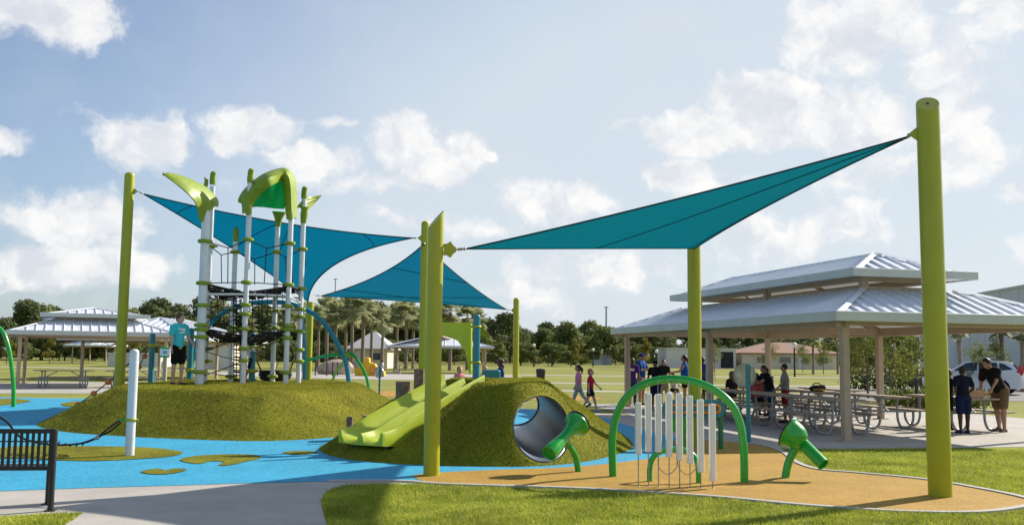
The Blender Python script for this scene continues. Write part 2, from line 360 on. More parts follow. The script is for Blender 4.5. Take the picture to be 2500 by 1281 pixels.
# far paths and orange play areas
def strip(name, pts, w, z, m):
    L1 = [V((p[0], p[1]-w/2, z)) for p in pts]; L2 = [V((p[0], p[1]+w/2, z)) for p in pts][::-1]; return sheet(name, L1+L2, z, m)
strip('path', [(-2,46),(3,45),(12,44),(30,43),(60,43)], 1.6, .005, CONC)
strip('path', [(-6,62),(3,58),(15,57),(40,57),(80,58)], 2.2, .007, CONC)
strip('path', [(-60,100),(-20,84),(-5,80),(10,82),(60,90)], 3.0, .005, CONC)
sheet('ochre_play_area', catmull([V((-8,38,0)),V((-3,36,0)),V((2.5,35,0)),V((3,39,0)),V((-3,42,0)),V((-8,42,0))],6,True), .010, ORNG)
sheet('play_area_paving', catmull([V((-22,70,0)),V((-10,62,0)),V((-1,64,0)),V((0,78,0)),V((-12,84,0)),V((-24,80,0))],6,True), .011, CONC)
sheet('paving', [V((-27,34,0)),V((-15.5,37,0)),V((-11,45,0)),V((-14,52,0)),V((-24,50,0)),V((-29,42,0))], .009, CONC)
# turf islands in the blue
def island(pts, name='turf_patch'): sheet(name, catmull(gp(pts), 6, True), .0165, TURF)
island([(-40,1100),(60,1090),(200,1090),(350,1093),(430,1101),(445,1108),(400,1117),(250,1126),(150,1125),(60,1120),(-40,1118)])
island([(440,1123),(480,1114),(560,1110),(625,1112),(635,1120),(600,1128),(565,1136),(535,1137),(545,1129),(515,1127),(490,1133),(460,1131)])
island([(345,1152),(375,1146),(398,1147),(402,1150),(425,1145),(455,1147),(440,1154),(400,1159),(360,1158)])
island([(690,1106),(720,1102),(770,1103),(765,1108),(720,1111)])
island([(-80,985),(-20,975),(40,974),(75,979),(40,986),(-40,992)])
island([(150,985),(190,980),(230,983),(200,992),(160,992)])
# ================================================================ MOUNDS
polyA = catmull([V(p+(0,)) for p in [(-10.5,21.5),(-9.0,19.3),(-7.2,18.25),(-5.7,17.75),(-4.4,17.65),(-3.3,18.7),(-2.5,20.6),(-2.2,23.2),(-2.7,26.3),(-5.2,28.6),(-8.6,28.6),(-10.8,25.6)]], 6, True)
polyB = catmull([V(p+(0,)) for p in [(-3.25,16.5),(-2.75,15.1),(-1.9,14.3),(-.8,14.0),(.3,14.05),(1.15,14.75),(1.85,16.1),(2.2,17.3),(2.25,19.6),(1.3,21.1),(-.3,21.6),(-1.5,20.8),(-2.1,19.2),(-2.75,17.7)]], 6, True)
def hfun(x, y, poly, H, Ls, seed):
    d = pdist(x, y, poly)*np.where(inpoly(x, y, poly), 1, -1); t = np.clip(d/Ls, -.2, 1)
    tt = d/Ls; k = .13; hh = np.clip(.5+.5*(1-tt)/k,0,1); sm = tt*hh+1*(1-hh)-k*hh*(1-hh)*.5*2*.5; h = H*np.where(tt > 0, sm, np.clip(tt,-.2,0)*.5)
    wob = .025*np.sin(x*1.7+seed)*np.sin(y*1.3+seed*2)+.015*np.sin(x*3.1+y*2.3+seed)
    return h + wob*np.clip(t,0,1)
HA = lambda x, y: hfun(x, y, polyA, .84, 1.62, 1.0)
EX = V((-2.30,14.80,0)); SD = V((.60,.80,0)); SR = V((.80,-.60,0)); SLEN = 2.45
def bedz(s): t = np.clip((np.asarray(s, float)-.30)/(SLEN-.30), 0, 1); return .29 + .75*t**1.1 + .03*np.sin(t*PI)
def HB(x, y):       # the slide lies in a shallow cut in the slope
    h = hfun(x, y, polyB, 1.16, 1.68 - .72*np.exp(-((np.asarray(x)-.52)/.85)**4)*np.clip((17.0-np.asarray(y))/1.2,0,1), 2.3); s = (x-EX.x)*SD.x+(y-EX.y)*SD.y; a = np.abs((x-EX.x)*SR.x+(y-EX.y)*SR.y)
    cap = bedz(s)-.13 + np.clip(a-.56, 0, 9)*1.8 + np.clip(s-SLEN, 0, 9)*3; return np.where(s > -.3, np.minimum(h, cap), h)
def hA(x, y): return float(HA(np.array([x]), np.array([y]))[0])
def hB(x, y): return float(HB(np.array([x]), np.array([y]))[0])
def mound(name, label, H, poly, step, cut=None):
    xs = [p.x for p in poly]; ys = [p.y for p in poly]; x0, x1, y0, y1 = min(xs)-.2, max(xs)+.2, min(ys)-.2, max(ys)+.2
    nx = int((x1-x0)/step)+1; ny = int((y1-y0)/step)+1
    X, Y = np.meshgrid(np.linspace(x0,x1,nx), np.linspace(y0,y1,ny)); Z = H(X, Y)
    vs = np.stack([X,Y,Z],-1).reshape(-1,3).tolist(); n0 = len(vs); fs = []
    for j in range(ny-1):
        for i in range(nx-1): a = j*nx+i; fs.append((a,a+1,a+nx+1,a+nx))
    vs += [(x,y,-.5) for x,y,z in vs[:n0]]                       # closed below the ground
    for j in range(ny-1):
        for i in range(nx-1): a = n0+j*nx+i; fs.append((a,a+nx,a+nx+1,a+1))
    for i in range(nx-1):
        fs.append((i, n0+i, n0+i+1, i+1)); b = (ny-1)*nx+i; fs.append((b, b+1, n0+b+1, n0+b))
    for j in range(ny-1):
        a = j*nx; fs.append((a, a+nx, n0+a+nx, n0+a)); b = j*nx+nx-1; fs.append((b, n0+b, n0+b+nx, b+nx))
    mb = MB(); mb.add(vs, fs); o = mb.build(name, [TURF]); o.data.polygons.foreach_set('use_smooth', [True]*len(o.data.polygons))
    if cut:
        c = cut.build('cutter', [TURF]); md = o.modifiers.new('b','BOOLEAN'); md.operation = 'DIFFERENCE'; md.object = c; md.solver = 'EXACT'
        dg = bpy.context.evaluated_depsgraph_get(); me = bpy.data.meshes.new_from_object(o.evaluated_get(dg)); o.modifiers.clear(); o.data = me
        bpy.data.objects.remove(c)
        if hasattr(me, 'set_sharp_from_angle'): me.set_sharp_from_angle(angle=math.radians(50))
    tag(o, label, 'mound'); return o
mA = mound('turf_mound', 'wide low olive turf mound carrying the white climbing tower', HA, polyA, .09)
T0 = V((.585,13.2,.51)); T1 = V((.03,22.6,.51)); TR = .475; TD = (T1-T0).normalized()
ct = MB(); ct.tube([T0, T1], TR, 48)
mB = mound('turf_mound', 'olive turf mound with the slide and a round crawl tunnel through it', HB, polyB, .06, ct)
# tunnel liner: visible ring, trimmed where the slope starts
tn = MB(); N_ = 48
a_ = TD.cross(V((0,0,1))).normalized(); b_ = V((0,0,1)); vs = []; 
def tun_edge(th, sgn):
    off = a_*math.cos(th)*TR*.985 + b_*math.sin(th)*TR*.985
    rng = np.linspace(0, 9.4, 240); pts = [T0 + TD*r + off for r in rng]
    ok = [r for r, p in zip(rng, pts) if hB(p.x, p.y) > p.z+.06 and p.z > -.2]
    ok2 = [r for r in ok if True]
    if not ok2: return 2.0 if sgn < 0 else 7.0
    return min(ok2)+.0 if sgn < 0 else max(ok2)
n0s = [max(.75, tun_edge(2*PI*k/N_, -1)) for k in range(N_)]; n1s = [tun_edge(2*PI*k/N_, 1) for k in range(N_)]
for rr, flip in ((TR*.985, 1), (TR*.94, -1)):
    for j in range(13):
        for k in range(N_):
            th = 2*PI*k/N_; r = n0s[k]+(n1s[k]-n0s[k])*j/12; vs.append(T0 + TD*r + a_*math.cos(th)*rr + b_*math.sin(th)*rr)
fs = []
for q in range(2):
    o = q*13*N_
    for j in range(12):
        for k in range(N_): fs.append((o+j*N_+k, o+j*N_+(k+1)%N_, o+(j+1)*N_+(k+1)%N_, o+(j+1)*N_+k))
for k in range(N_):
    for j in (0, 12): fs.append((j*N_+k, j*N_+(k+1)%N_, (13+j)*N_+(k+1)%N_, (13+j)*N_+k))
tn.add(vs, fs); tl = tn.build('tunnel_liner', TUBEIN, mB, smooth=True)
rm = MB(); rm.tube([T0 + TD*(n1s[k]-.03) + a_*math.cos(2*PI*k/N_)*TR*.94 + b_*math.sin(2*PI*k/N_)*TR*.94 for k in range(N_)], .03, 8, closed=True)
rm.build('tunnel_rim', BLACK, mB, smooth=True)
# turf fibres and lawn blades (uncountable: one object each)
def blades(name, m, X, Y, Z, h, w, label, lean=.35):
    n = len(X); th = RNG.uniform(0, 2*PI, n); hh = h*RNG.uniform(.55,1.25,n); ww = w*RNG.uniform(.7,1.3,n)
    lx = RNG.normal(0, lean, n)*hh; ly = RNG.normal(0, lean, n)*hh
    B = np.stack([X, Y, Z], -1); dx = np.stack([np.cos(th)*ww, np.sin(th)*ww, np.zeros(n)], -1)
    tip = B + np.stack([lx, ly, hh], -1); vv = np.stack([B-dx, B+dx, tip], 1); return arr_mesh(name, vv, 3, m)
def on_mound(Hf, poly, n, exclude=True):
    xs = [p.x for p in poly]; ys = [p.y for p in poly]; X = RNG.uniform(min(xs), max(xs), n); Y = RNG.uniform(min(ys), max(ys), n)
    k = inpoly(X, Y, poly); X, Y = X[k], Y[k]; return X, Y, Hf(X, Y)
X, Y, Z = on_mound(HA, polyA, 150000); fa = blades('turf_fibres', TBLADE, X, Y, Z-.004, .03, .006, ''); fa.parent = mA; struct(fa, 'stuff')
X, Y, Z = on_mound(HB, polyB, 130000)
ax = T0.x + (T1.x-T0.x)*(Y-T0.y)/(T1.y-T0.y); k = ((X-ax)**2 + (Z-.51)**2) > (TR+.012)**2
fb = blades('turf_fibres', TBLADE, X[k], Y[k], Z[k]-.004, .028, .005, ''); fb.parent = mB; struct(fb, 'stuff')
def lawn_pts(n, y0, y1):
    Y = RNG.uniform(y0**.5, y1**.5, n)**2; X = RNG.uniform(-.62, .62, n)*Y; bad = np.zeros(n, bool)
    for P in (path_poly, orp, bluep, slab, polyA, polyB): bad |= inpoly(X, Y, P)
    bad &= ~inpoly(X, Y, corner)
    k0x = np.array([p.x for p in k0]); 
    bad |= (pdist(X, Y, [(p.x,p.y) for p in k0] ) < .13) & ~inpoly(X,Y,corner)
    return X[~bad], Y[~bad]
X, Y = lawn_pts(360000, 7.0, 17.5); pz = np.sin(X*2.1+np.sin(Y*1.7))*np.sin(Y*2.6)*.25+1
g = blades('lawn_grass', BLADE, X, Y, np.zeros(len(X)), .042*pz, .0045, '', .5); tag(g, 'short sunlit lawn grass around the play surface and plaza', 'grass', kind='stuff')
# ================================================================ SHADE POSTS AND SAILS
def post_thing(label, x, y, ztop, r, slant=None, group='lime shade sail posts'):
    t = thing('shade_post', label, 'post', (x, y, 0), 0, group)
    m = MB(); n = 28; vs = []; fs = []
    for k in range(n):
        th = 2*PI*k/n; cx, cy = math.cos(th)*r, math.sin(th)*r; zt = ztop
        if slant: zt = ztop + (cx*slant[0]+cy*slant[1])
        vs += [(cx, cy, -.05), (cx, cy, zt-.02), (cx*.985, cy*.985, zt)]
    for k in range(n):
        a, b = 3*k, 3*((k+1)%n); fs += [(a,b,b+1,a+1), (a+1,b+1,b+2,a+2)]
    fs.append(tuple(3*k+2 for k in range(n))); m.add(vs, fs); m.build('pole', LIME, t, smooth=True)
    return t
pR = G(2296,1212); zR = D(2266,238,pR.y).z
tR = post_thing('thickest lime post standing on the ochre surface at the far right', pR.x, pR.y, zR-.08, .135, (.28,.80))
c = MB(); c.lathe([(0,.02),(.004,.02)], (0,-.0,zR-.075), V((-.28,-.80,1)), 12); c.build('cap_bolt', BLACK, tR)
pC = G(1053,1161); zC = D(1064,535,pC.y).z
tC = post_thing('lime post with slanted top at the tip of the ochre surface', pC.x, pC.y, zC, .108, (1.1,.45))
pB_ = G(1698,1086); zB = D(1697,600,pB_.y).z
tB = post_thing('lime post behind the chimes under the low corner of the sail', pB_.x, pB_.y, zB+.06, .125)
def hid(px, d): q = D(px, 900, d); return V((q.x, q.y, 0))
p1 = hid(293,23.8); tL = post_thing('tall lime post behind the left end of the wide mound', p1.x, p1.y, D(316,428,23.8).z, .125)
p2 = hid(752,33.); t2 = post_thing('lime post under the low corner of the blue sail behind the tower', p2.x, p2.y, D(752,737,33.).z, .125)
p3 = hid(1031.5,26.5); t3 = post_thing('lime post standing directly behind the slanted post by the slide', p3.x, p3.y, D(1033,545,26.5).z, .112)
p4 = hid(1259,38.); t4 = post_thing('short lime post behind the tunnel mound', p4.x, p4.y, D(1259,731,38.).z, .12)
for t, zt, rr in ((tL, D(316,428,23.8).z, .125),(t3, D(1033,545,26.5).z, .112),(t4, D(1259,731,38.).z, .12)):
    m = MB(); m.ball((0,0,zt-.01), (rr*.985, rr*.985, rr*.7), 20); m.build('cap', LIME, t, smooth=True)
def bracket(t, A, px_r, flower=False):        # lime lug plate from the pole toward the sail corner
    base = V((t.location.x, t.location.y, A.z)); d = (A-base); d.z = 0; d.normalize(); m = MB()
    R = Matrix((( d.x, 0, -d.y),( d.y, 0, d.x),(0,1,0)))       # local x along d, local y up
    s = .19 if flower else .13
    if flower: poly = [(px_r*.9 + s*.46 + s*(.55+.12*math.cos(3*th*1.0))*math.cos(th)*.85, s*(.85+.15*math.cos(5*th))*.62*math.sin(th)) for th in [2*PI*k/20 for k in range(20)]]
    else: poly = [(px_r*.85,-s*.75),(px_r+s*.55,-s*.2),(px_r+s*.75,0),(px_r+s*.55,s*.2),(px_r*.85,s*.75)]
    m.prism(poly, .02, R, V((0,0,A.z)) - V((-d.y,d.x,0))*(.01))
    m.build('bracket', LIME, t); return base + d*(px_r+s*.72) 
def sail(label, name_m, A, B, C, sag, seams, ropes, sink=0.06):
    o = (A+B+C)/3; t = thing('shade_sail', label, 'shade sail', (o.x,o.y,o.z), 0, 'triangular shade sails')
    n = 26; cen = (A+B+C)/3; nrm = (B-A).cross(C-A).normalized(); nrm = nrm if nrm.z > 0 else -nrm
    def P(a, b, c):
        p = A*a + B*b + C*c
        # pull the edges inward: edge opposite each corner bows toward that corner
        for (e1, e2, opp, s) in ((a, b, C, sag[0]), (b, c, A, sag[1]), (c, a, B, sag[2])):
            k = 4*e1*e2; mid = (opp - p)
            w = k*(1-(1-e1-e2))**2
            p = p + (opp - (A+B+C-opp)/2)*s*w*max(0,(e1+e2))**3
        p = p - V((0,0,1))*sink*27*a*b*c
        return p
    vs = []; idx = {}
    for i in range(n+1):
        for j in range(n+1-i):
            idx[i,j] = len(vs); vs.append(P(1-(i+j)/n, i/n, j/n))
    fs = []
    for i in range(n):
        for j in range(n-i):
            fs.append((idx[i,j], idx[i+1,j], idx[i,j+1]))
            if i+j < n-1: fs.append((idx[i+1,j], idx[i+1,j+1], idx[i,j+1]))
    m = MB(); m.add(vs, fs); m.build('fabric', name_m, t, o, smooth=True, auto=80)
    e = MB()
    for fn in (lambda s: P(1-s, s, 0), lambda s: P(0, 1-s, s), lambda s: P(s, 0, 1-s)):
        e.tube([fn(k/30) for k in range(31)], .014 if o.y < 20 else .02, 6)
    e.build('edge_webbing', SEAM, t, o, smooth=True)
    s_ = MB()
    for (b0, b1) in seams:
        b0 = V(b0); b1 = V(b1); s_.tube([P(*(b0.lerp(b1, k/24)))-V((0,0,.008)) for k in range(25)], .007 if o.y < 20 else .012, 5)
    s_.build('seam', SEAM, t, o, smooth=True)
    for (q, target) in ropes:
        r = MB(); q = V(q); target = V(target); d = target-q; L_ = d.length
        r.tube([q, q+d*.98], .008, 6)
        for k in (.18,.42,.6): r.ball(q+d*k, (.022,.022,.022), 8)
        r.tube([q+d*.3, q+d*.52], .016, 8); r.build('turnbuckle', CABLE, t, o, smooth=True)
    return t
# sail corners
a1 = D(1086,609,pC.y); A1 = bracket(tC, V((pC.x+.3, pC.y, a1.z)), .108, True)
b1 = D(2240,326,pR.y); B1 = bracket(tR, V((pR.x-.3, pR.y+.05, b1.z)), .135)
C1 = D(1697,606,pB_.y-.14)
sa = D(1140,607,pC.y-.02); sb = D(2218,334,pR.y+.05)
sail('large teal sail stretched from the slanted post to the thick right post', SAIL, sa, sb, C1, (.045,.045,.002), [((.0,1,.0),(.52,.0,.48)),((.0,.93,.07),(.03,.0,.97))], [(sa,A1),(sb,B1)], .03)
q1 = bracket(tL, V((p1.x+.3,p1.y,D(332,467,p1.y).z)), .125); s2a = D(352,474,23.9)
q3 = bracket(t3, V((p3.x-.3,p3.y,D(1022,581,p3.y).z)), .112); s2b = D(1006,581,26.6)
s2c = D(752,736,32.8)
sail('big blue sail hanging behind the climbing tower', SAILB, s2a, s2b, s2c, (.06,.12,.03), [((.84,.16,0),(.86,.0,.14)),((.52,.48,0),(.56,.0,.44)),((.45,.55,0),(.2,.3,.5)),((.2,.8,0),(.0,.8,.2)),((.48,.52,0),(.28,.0,.72))], [(s2a,q1),(s2b,q3)], .02)
s3a = D(785,722,32.9); s3b = D(1034,596,26.3); s3c = D(1236,755,37.9)
q4 = bracket(t4, V((p4.x-.3,p4.y,D(1250,757,p4.y).z)), .12)
sail('smaller blue sail between the twin center posts and the short rear post', SAILB, s3a, s3b, s3c, (.06,.03,.02), [((.82,.18,0),(.1,.0,.9)),((.35,.65,0),(.0,.5,.5)),((.9,.0,.1),(.0,.25,.75))], [(s3a,V((p2.x+.13,p2.y,s3a.z+.02))),(s3c,q4),(s3b,V((p3.x+.02,p3.y-.11,s3b.z+.05)))], .02)
# ================================================================ CLIMBING TOWER
TZ = lambda p: hA(p.x, p.y)
def onA(px, py): q = G(px, py, .84); return V((q.x, q.y, hA(q.x, q.y)))
TP = {k: onA(*v) for k, v in dict(A=(486,938), B=(499,934), C=(562,931), D=(592.5,937.5), E=(665,932.5), F=(697,936.5), G=(728,934)).items()}
TTOP = dict(A=(508,500), B=(511,455), C=(573,590), D=(606,445), E=(675,548), F=(708,520), G=(737,480))
tw = thing('climbing_tower', 'white post climbing tower with lime leaf canopies and black rope nets on the wide mound', 'climber', (TP['D'].x, TP['D'].y, TP['D'].z-.0))
OG = tw.location.copy()
for k, p in TP.items():
    r = .105 if k == 'A' else .066; zt = D(*TTOP[k], p.y).z
    m = MB(); m.tube([(p.x,p.y,p.z-.3),(p.x,p.y,zt)], r, 20); m.build('post', WHITEP, tw, OG, smooth=True)
clamp_y = dict(A=[589,691,745,793,822,907,804], B=[601,700,771,851,881], C=[615,756,799,809,829,918], D=[585,689,744,766,802,850,879], E=[615,758,800,828,918], F=[594,695,747,794,804,824,908], G=[608,704,754,773,808,853,881])
TW = lambda k, py: V((TP[k].x, TP[k].y, D(CX, 0, 1).z*0 + tz(k, py)))
def tz(k, py):
    p = TP[k]; lo, hi = -1.0, 9.0
    for _ in range(40):
        mid = (lo+hi)/2; q = RM.transposed() @ V((p.x, p.y, mid-EYE)); yy = CY - F*q.y/-q.z
        if yy > py: lo = mid
        else: hi = mid
    return lo
for k, ys in clamp_y.items():
    for y in ys:
        c = TW(k, y); r = .105 if k == 'A' else .066; m = MB()
        m.lathe([(-.042,r*.9),(-.042,r+.05),(-.022,r+.072),(.022,r+.072),(.042,r+.05),(.042,r*.9)], c, (0,0,1), 18)
        ctr = sum(TP.values(), V())/7; d = (ctr - c); d.z = 0; d.normalize(); m.cap(c+d*(r+.03), c+d*(r+.11), .034, .022, 8)
        m.build('clamp', LIMEP, tw, OG, smooth=True)
def TM(px, py, d): return D(px, py, d)
rp = MB()
def rope(*pts, r=.013, m=None, sag=0.):
    P = [V(p) for p in pts]
    if sag and len(P) == 2: P = [P[0].lerp(P[1], t/8) - V((0,0,sag*4*(t/8)*(1-t/8))) for t in range(9)]
    (m or rp).tube(P, r, 5)
md = TP['C'].y*.5+TP['D'].y*.5
def guard(a, ya, b, yb, mid, low):
    q = D(mid[0], mid[1], (TP[a].y+TP[b].y)/2); rope(TW(a,ya), q); rope(q, TW(b,yb)); rope(q, D(low[0], low[1], q.y))
guard('A',589,'D',585,(557,605),(556,692)); guard('B',601,'C',615,(540,622),(541,690)); guard('D',585,'F',594,(651,606),(645,692))
guard('C',615,'E',615,(622,632),(622,695)); guard('F',594,'G',608,(712,612),(714,700)); guard('E',615,'G',608,(697,628),(700,690))
for z0_, z1_ in ((691,690),): 
    rope(TW('A',691), TW('D',689)); rope(TW('D',689), TW('F',695)); rope(TW('F',697), TW('G',704)); rope(TW('B',700), TW('C',704), sag=.03)
for (a, ya, b, yb, s) in (('A',745,'D',744,.05),('D',744,'F',747,.05),('F',747,'G',754,.03),('A',804,'D',766,.05),('D',766,'F',794,.04),('A',851,'C',829,.08),('C',756,'D',766,.02),
    ('A',907,'C',918,.0),('A',919,'D',879,.03),('D',850,'F',824,.05),('E',828,'F',804,.0),('F',804,'G',773,.0),('F',824,'G',853,.0),('E',758,'G',754,.03),('B',745,'C',756,.04),('C',799,'E',758,.1),('A',822,'D',802,.05),('D',802,'F',804,.08)):
    rope(TW(a,ya), TW(b,yb), r=.012, sag=s)
for (a, ya, b, yb, s) in (('A',745,'C',799,0),('C',756,'A',793,0),('D',744,'E',800,.02),('E',758,'D',802,.02),('F',747,'E',800,0),('A',822,'C',829,.1),('D',850,'E',828,.06),('A',851,'D',879,.05),('C',809,'D',850,.03),
    ('D',744,'C',756,.04),('F',794,'E',828,.02),('F',747,'G',773,0),('B',771,'C',799,.02),('B',851,'C',829,.02),('D',766,'F',747,.05),('A',771,'D',766,.06),('C',829,'E',828,.08),('F',824,'E',800,0),('G',808,'E',828,.04),('G',853,'F',908,0),('E',918,'F',824,.03)):
    rope(TW(a,ya), TW(b,yb), r=.010, sag=s)
for k, (px, y0, y1) in enumerate(((530,712,770),(545,715,800),(608,716,775),(652,712,790),(676,706,780),(690,712,800))): rope(D(px,y0,23.8), D(px+3,y1,23.9), r=.009)
rp.build('rope', ROPE, tw, OG, smooth=True)
# sagging black net floors
def net(corn, z_sag, thick, cells, nm='net_floor'):
    m = MB(); A_, B_, C_, D_ = [V(c) for c in corn]; n = cells
    def Q(u, v): return (A_*(1-u)+B_*u)*(1-v)+(D_*(1-u)+C_*u)*v - V((0,0,z_sag*16*u*(1-u)*v*(1-v)))
    for i in range(n+1):
        m.tube([Q(i/n, j/8) for j in range(9)], thick, 5); m.tube([Q(j/8, i/n) for j in range(9)], thick, 5)
    for i in range(n):       # woven belts: alternate pads
        for j in range(n):
            if (i+j) % 2 == 0:
                c = [Q((i+a)/n, (j+b)/n) for a, b in ((.05,.05),(.95,.05),(.95,.95),(.05,.95))]; lo = V((0,0,.05)); c = [q+V((0,0,.05*math.sin(i*2.3+j*1.7))) for q in c]
                m.add(c+[q-lo for q in c], [(0,1,2,3),(7,6,5,4),(0,4,5,1),(1,5,6,2),(2,6,7,3),(3,7,4,0)])
    m.build(nm, ROPE, tw, OG)
mc = (TP['D']+TP['C'])*.5
def atz(p, py, k): return V((p.x, p.y, tz(k, py)))
net([TW('A',692), TW('D',716), TW('C',712), TW('B',696)], .22, .026, 8)
net([TW('D',714), TW('F',700), TW('E',706), TW('C',716)], .14, .022, 7)
net([TW('F',698), TW('G',708), TW('E',712), TW('E',708)], .02, .02, 4)
net([TW('A',800), TW('D',822), TW('C',822), TW('B',806)], .16, .022, 7)
net([TW('D',824), TW('F',808), TW('E',812), TW('C',824)], .18, .022, 7)
rl = MB()
for (a, ya, b, yb) in (('A',718,'D',718),('D',718,'F',722),('A',732,'C',731),('C',722,'E',724),('F',722,'G',740),('B',716,'C',722),('E',724,'G',728)): rl.tube([TW(a,ya),TW(b,yb)], .032 if ya == 718 else .024, 10)
rl.build('rail', WHITEP, tw, OG, smooth=True)
# central rope column with rungs
rc = MB(); cc_ = (TP['C']+TP['D'])*.5
for px in (571, 577, 586, 589): rope(D(px, 728, cc_.y), D(px, 932, cc_.y), r=.014, m=rc)
for i, y in enumerate(range(735, 930, 9)): rope(D(570, y, cc_.y), D(590, y+3*(i%2), cc_.y+.1), r=.022 if i % 2 else .012, m=rc)
cd = (TP['D']+TP['E'])*.5
for px in (616, 632, 640): rope(D(px, 724, cd.y), D(px, 826, cd.y), r=.011, m=rc)
for y in (742, 757, 772, 790, 806): rope(D(614, y, cd.y), D(642, y+2, cd.y), r=.010, m=rc)
rc.build('rope_ladder', ROPE, tw, OG, smooth=True)
# pole caps: folded buds
def bud(x, y, z, h, r, tilt=0.):
    m = MB(); m.lathe([(0,r*.86),(0,r*1.08),(h*.3,r*1.14),(h*.55,r*1.05),(h*.8,r*.98),(h*.93,r*.72),(h,r*.28)], (x,y,z), (tilt,0,1), 14)
    m.box((x+.5*r, y-r*.55, z+h*.55), (r*.9, r*1.1, h*.75), Matrix.Rotation(.18,3,'Y'), .02)
    m.build('bud_cap', LIMEP, tw, OG, smooth=True)
for k, (y0, y1) in dict(B=(450,418), D=(447,411), C=(590,554), G=(485,455)).items():
    z0_ = tz(k, y0); z1_ = tz(k, y1); bud(TP[k].x, TP[k].y, z0_, z1_-z0_, .072)
    if k != 'C':
        m = MB(); m.lathe([(0,.074),(.07,.074)], (TP[k].x,TP[k].y,z0_+(z1_-z0_)*.38), (0,0,1), 14); m.build('cap_collar', WHITEP, tw, OG, smooth=True)
def thick_surface(m, top, th):     # top: grid rows of points -> closed slab
    nr = len(top); nc = len(top[0]); vs = [p for r in top for p in r]; nv = len(vs)
    cen = []
    for i in range(nr):
        for j in range(nc):
            du = top[i][min(j+1,nc-1)]-top[i][max(j-1,0)]; dv = top[min(i+1,nr-1)][j]-top[max(i-1,0)][j]; n_ = du.cross(dv)
            cen.append(n_.normalized() if n_.length > 1e-9 else V((0,0,1)))
    vs = vs + [p - n_*th for p, n_ in zip(vs, cen)]; fs = []
    for i in range(nr-1):
        for j in range(nc-1):
            a = i*nc+j; fs += [(a,a+1,a+nc+1,a+nc), (nv+a,nv+a+nc,nv+a+nc+1,nv+a+1)]
    for j in range(nc-1): fs += [(j,nv+j,nv+j+1,j+1), ((nr-1)*nc+j,(nr-1)*nc+j+1,nv+(nr-1)*nc+j+1,nv+(nr-1)*nc+j)]
    for i in range(nr-1): a = i*nc; b = a+nc; fs += [(a,b,nv+b,nv+a)]; a += nc-1; b += nc-1; fs += [(a,nv+a,nv+b,b)]
    m.add(vs, fs)
# leaf canopy on the left posts: folded blade, spine above, two wings below
def leaf(spine, edge1, edge2, name, mt, th=.035, n=14):
    m = MB(); sp = catmull(spine, n//(len(spine)-1)+1); e1 = catmull(edge1, n//(len(edge1)-1)+1); e2 = catmull(edge2, n//(len(edge2)-1)+1)
    def res(L_, k): f = k*(len(L_)-1); i = min(int(f), len(L_)-2); return L_[i].lerp(L_[i+1], f-i)
    rows = []
    for k in range(n+1):
        s = res(sp, k/n); a = res(e1, k/n); b = res(e2, k/n); row = []
        for t in (0,.25,.5,.75,1): q = a.lerp(s, t); q.z += .04*math.sin(t*PI); row.append(q)
        for t in (.75,.5,.25,0): q = b.lerp(s, t); q.z += .04*math.sin(t*PI); row.append(q)
        rows.append(row)
    thick_surface(m, rows, th); return m.build(name, mt, tw, OG, smooth=True, auto=60)
dA = TP['A'].y
leaf([D(398,426,dA-.9), D(440,438,dA-.6), D(483,465,dA-.25), D(505,490,dA-.08), D(516,512,dA)],
     [D(398,427,dA-.9), D(432,452,dA-.75), D(462,478,dA-.65), D(478,500,dA-.4), D(487,540,dA-.12)],
     [D(399,427,dA-.9), D(450,436,dA-.2), D(500,458,dA+.35), D(529,488,dA+.45), D(530,505,dA+.3)], 'leaf_canopy', LIMEP)
mm = MB(); mm.tube([D(492,540,dA-.10), D(497,520,dA-.05), D(508,498,dA), D(520,492,dA+.1)], [.05,.09,.10,.05], 12); mm.build('leaf_stem', LIMEP, tw, OG, smooth=True)
mm = MB(); mm.tube([D(502,455,TP['B'].y), D(504,440,TP['B'].y), D(499,432,TP['B'].y)], [.06,.05,.01], 8); mm.build('leaf_bud', LIMEP, tw, OG, smooth=True)
# hood canopy spanning two posts
dD, dF = TP['D'].y, TP['F'].y; db = dF+.75
front = [D(603,525,dD-.08), D(604,503,dD-.10), D(606,484,dD-.12), D(622,462,dD-.16), D(655,437,dD-.2), D(688,426,dF-.22), D(701,430,dF-.2), D(707,455,dF-.14), D(709,495,dF-.10), D(711,537,dF-.08)]
outer = [D(594,522,dD+.1), D(592,497,dD+.15), D(583,490,dD+.2), D(598,464,dD+.3), D(635,432,dD+.4), D(675,415,dF+.4), D(702,415,dF+.42), D(719,440,dF+.4), D(723,490,dF+.3), D(722,535,dF+.15)]
fr = catmull(front, 5); ou = catmull(outer, 5); inn = []
ins = catmull([D(613,522,dD-.06), D(614,506,dD-.03), D(618,497,dD), D(634,474,dD-.05), D(660,453,dD-.1), D(684,442,dF-.12), D(693,446,dF-.1), D(695,465,dF-.05), D(697,500,dF-.04), D(702,536,dF-.05)], 5)
rows = []
for i in range(len(fr)):
    row = [ins[i], ins[i].lerp(fr[i], .5)+V((0,-.03,0)), fr[i]]
    for t in (.33, .66, 1): q = fr[i].lerp(ou[i], t); q.z += .05*math.sin(t*PI); row.append(q)
    rows.append(row)
m = MB(); thick_surface(m, rows, .03); m.build('hood_canopy', LIMEP, tw, OG, smooth=True, auto=60)
pn = MB(); g1 = ins[5:-9]; c0 = D(617,500,dD+.03); c1 = D(694,508,dF+.0); rows = []
for i in range(len(g1)):
    t = i/(len(g1)-1); base = c0.lerp(c1, t) + V((0, .12*math.sin(t*PI), -.02)); rows.append([g1[i], g1[i].lerp(base,.33)+V((0,.10,0)), g1[i].lerp(base,.66)+V((0,.10,0)), base])
thick_surface(pn, rows, .012); pn.build('green_panel', GREENT, tw, OG, smooth=True)
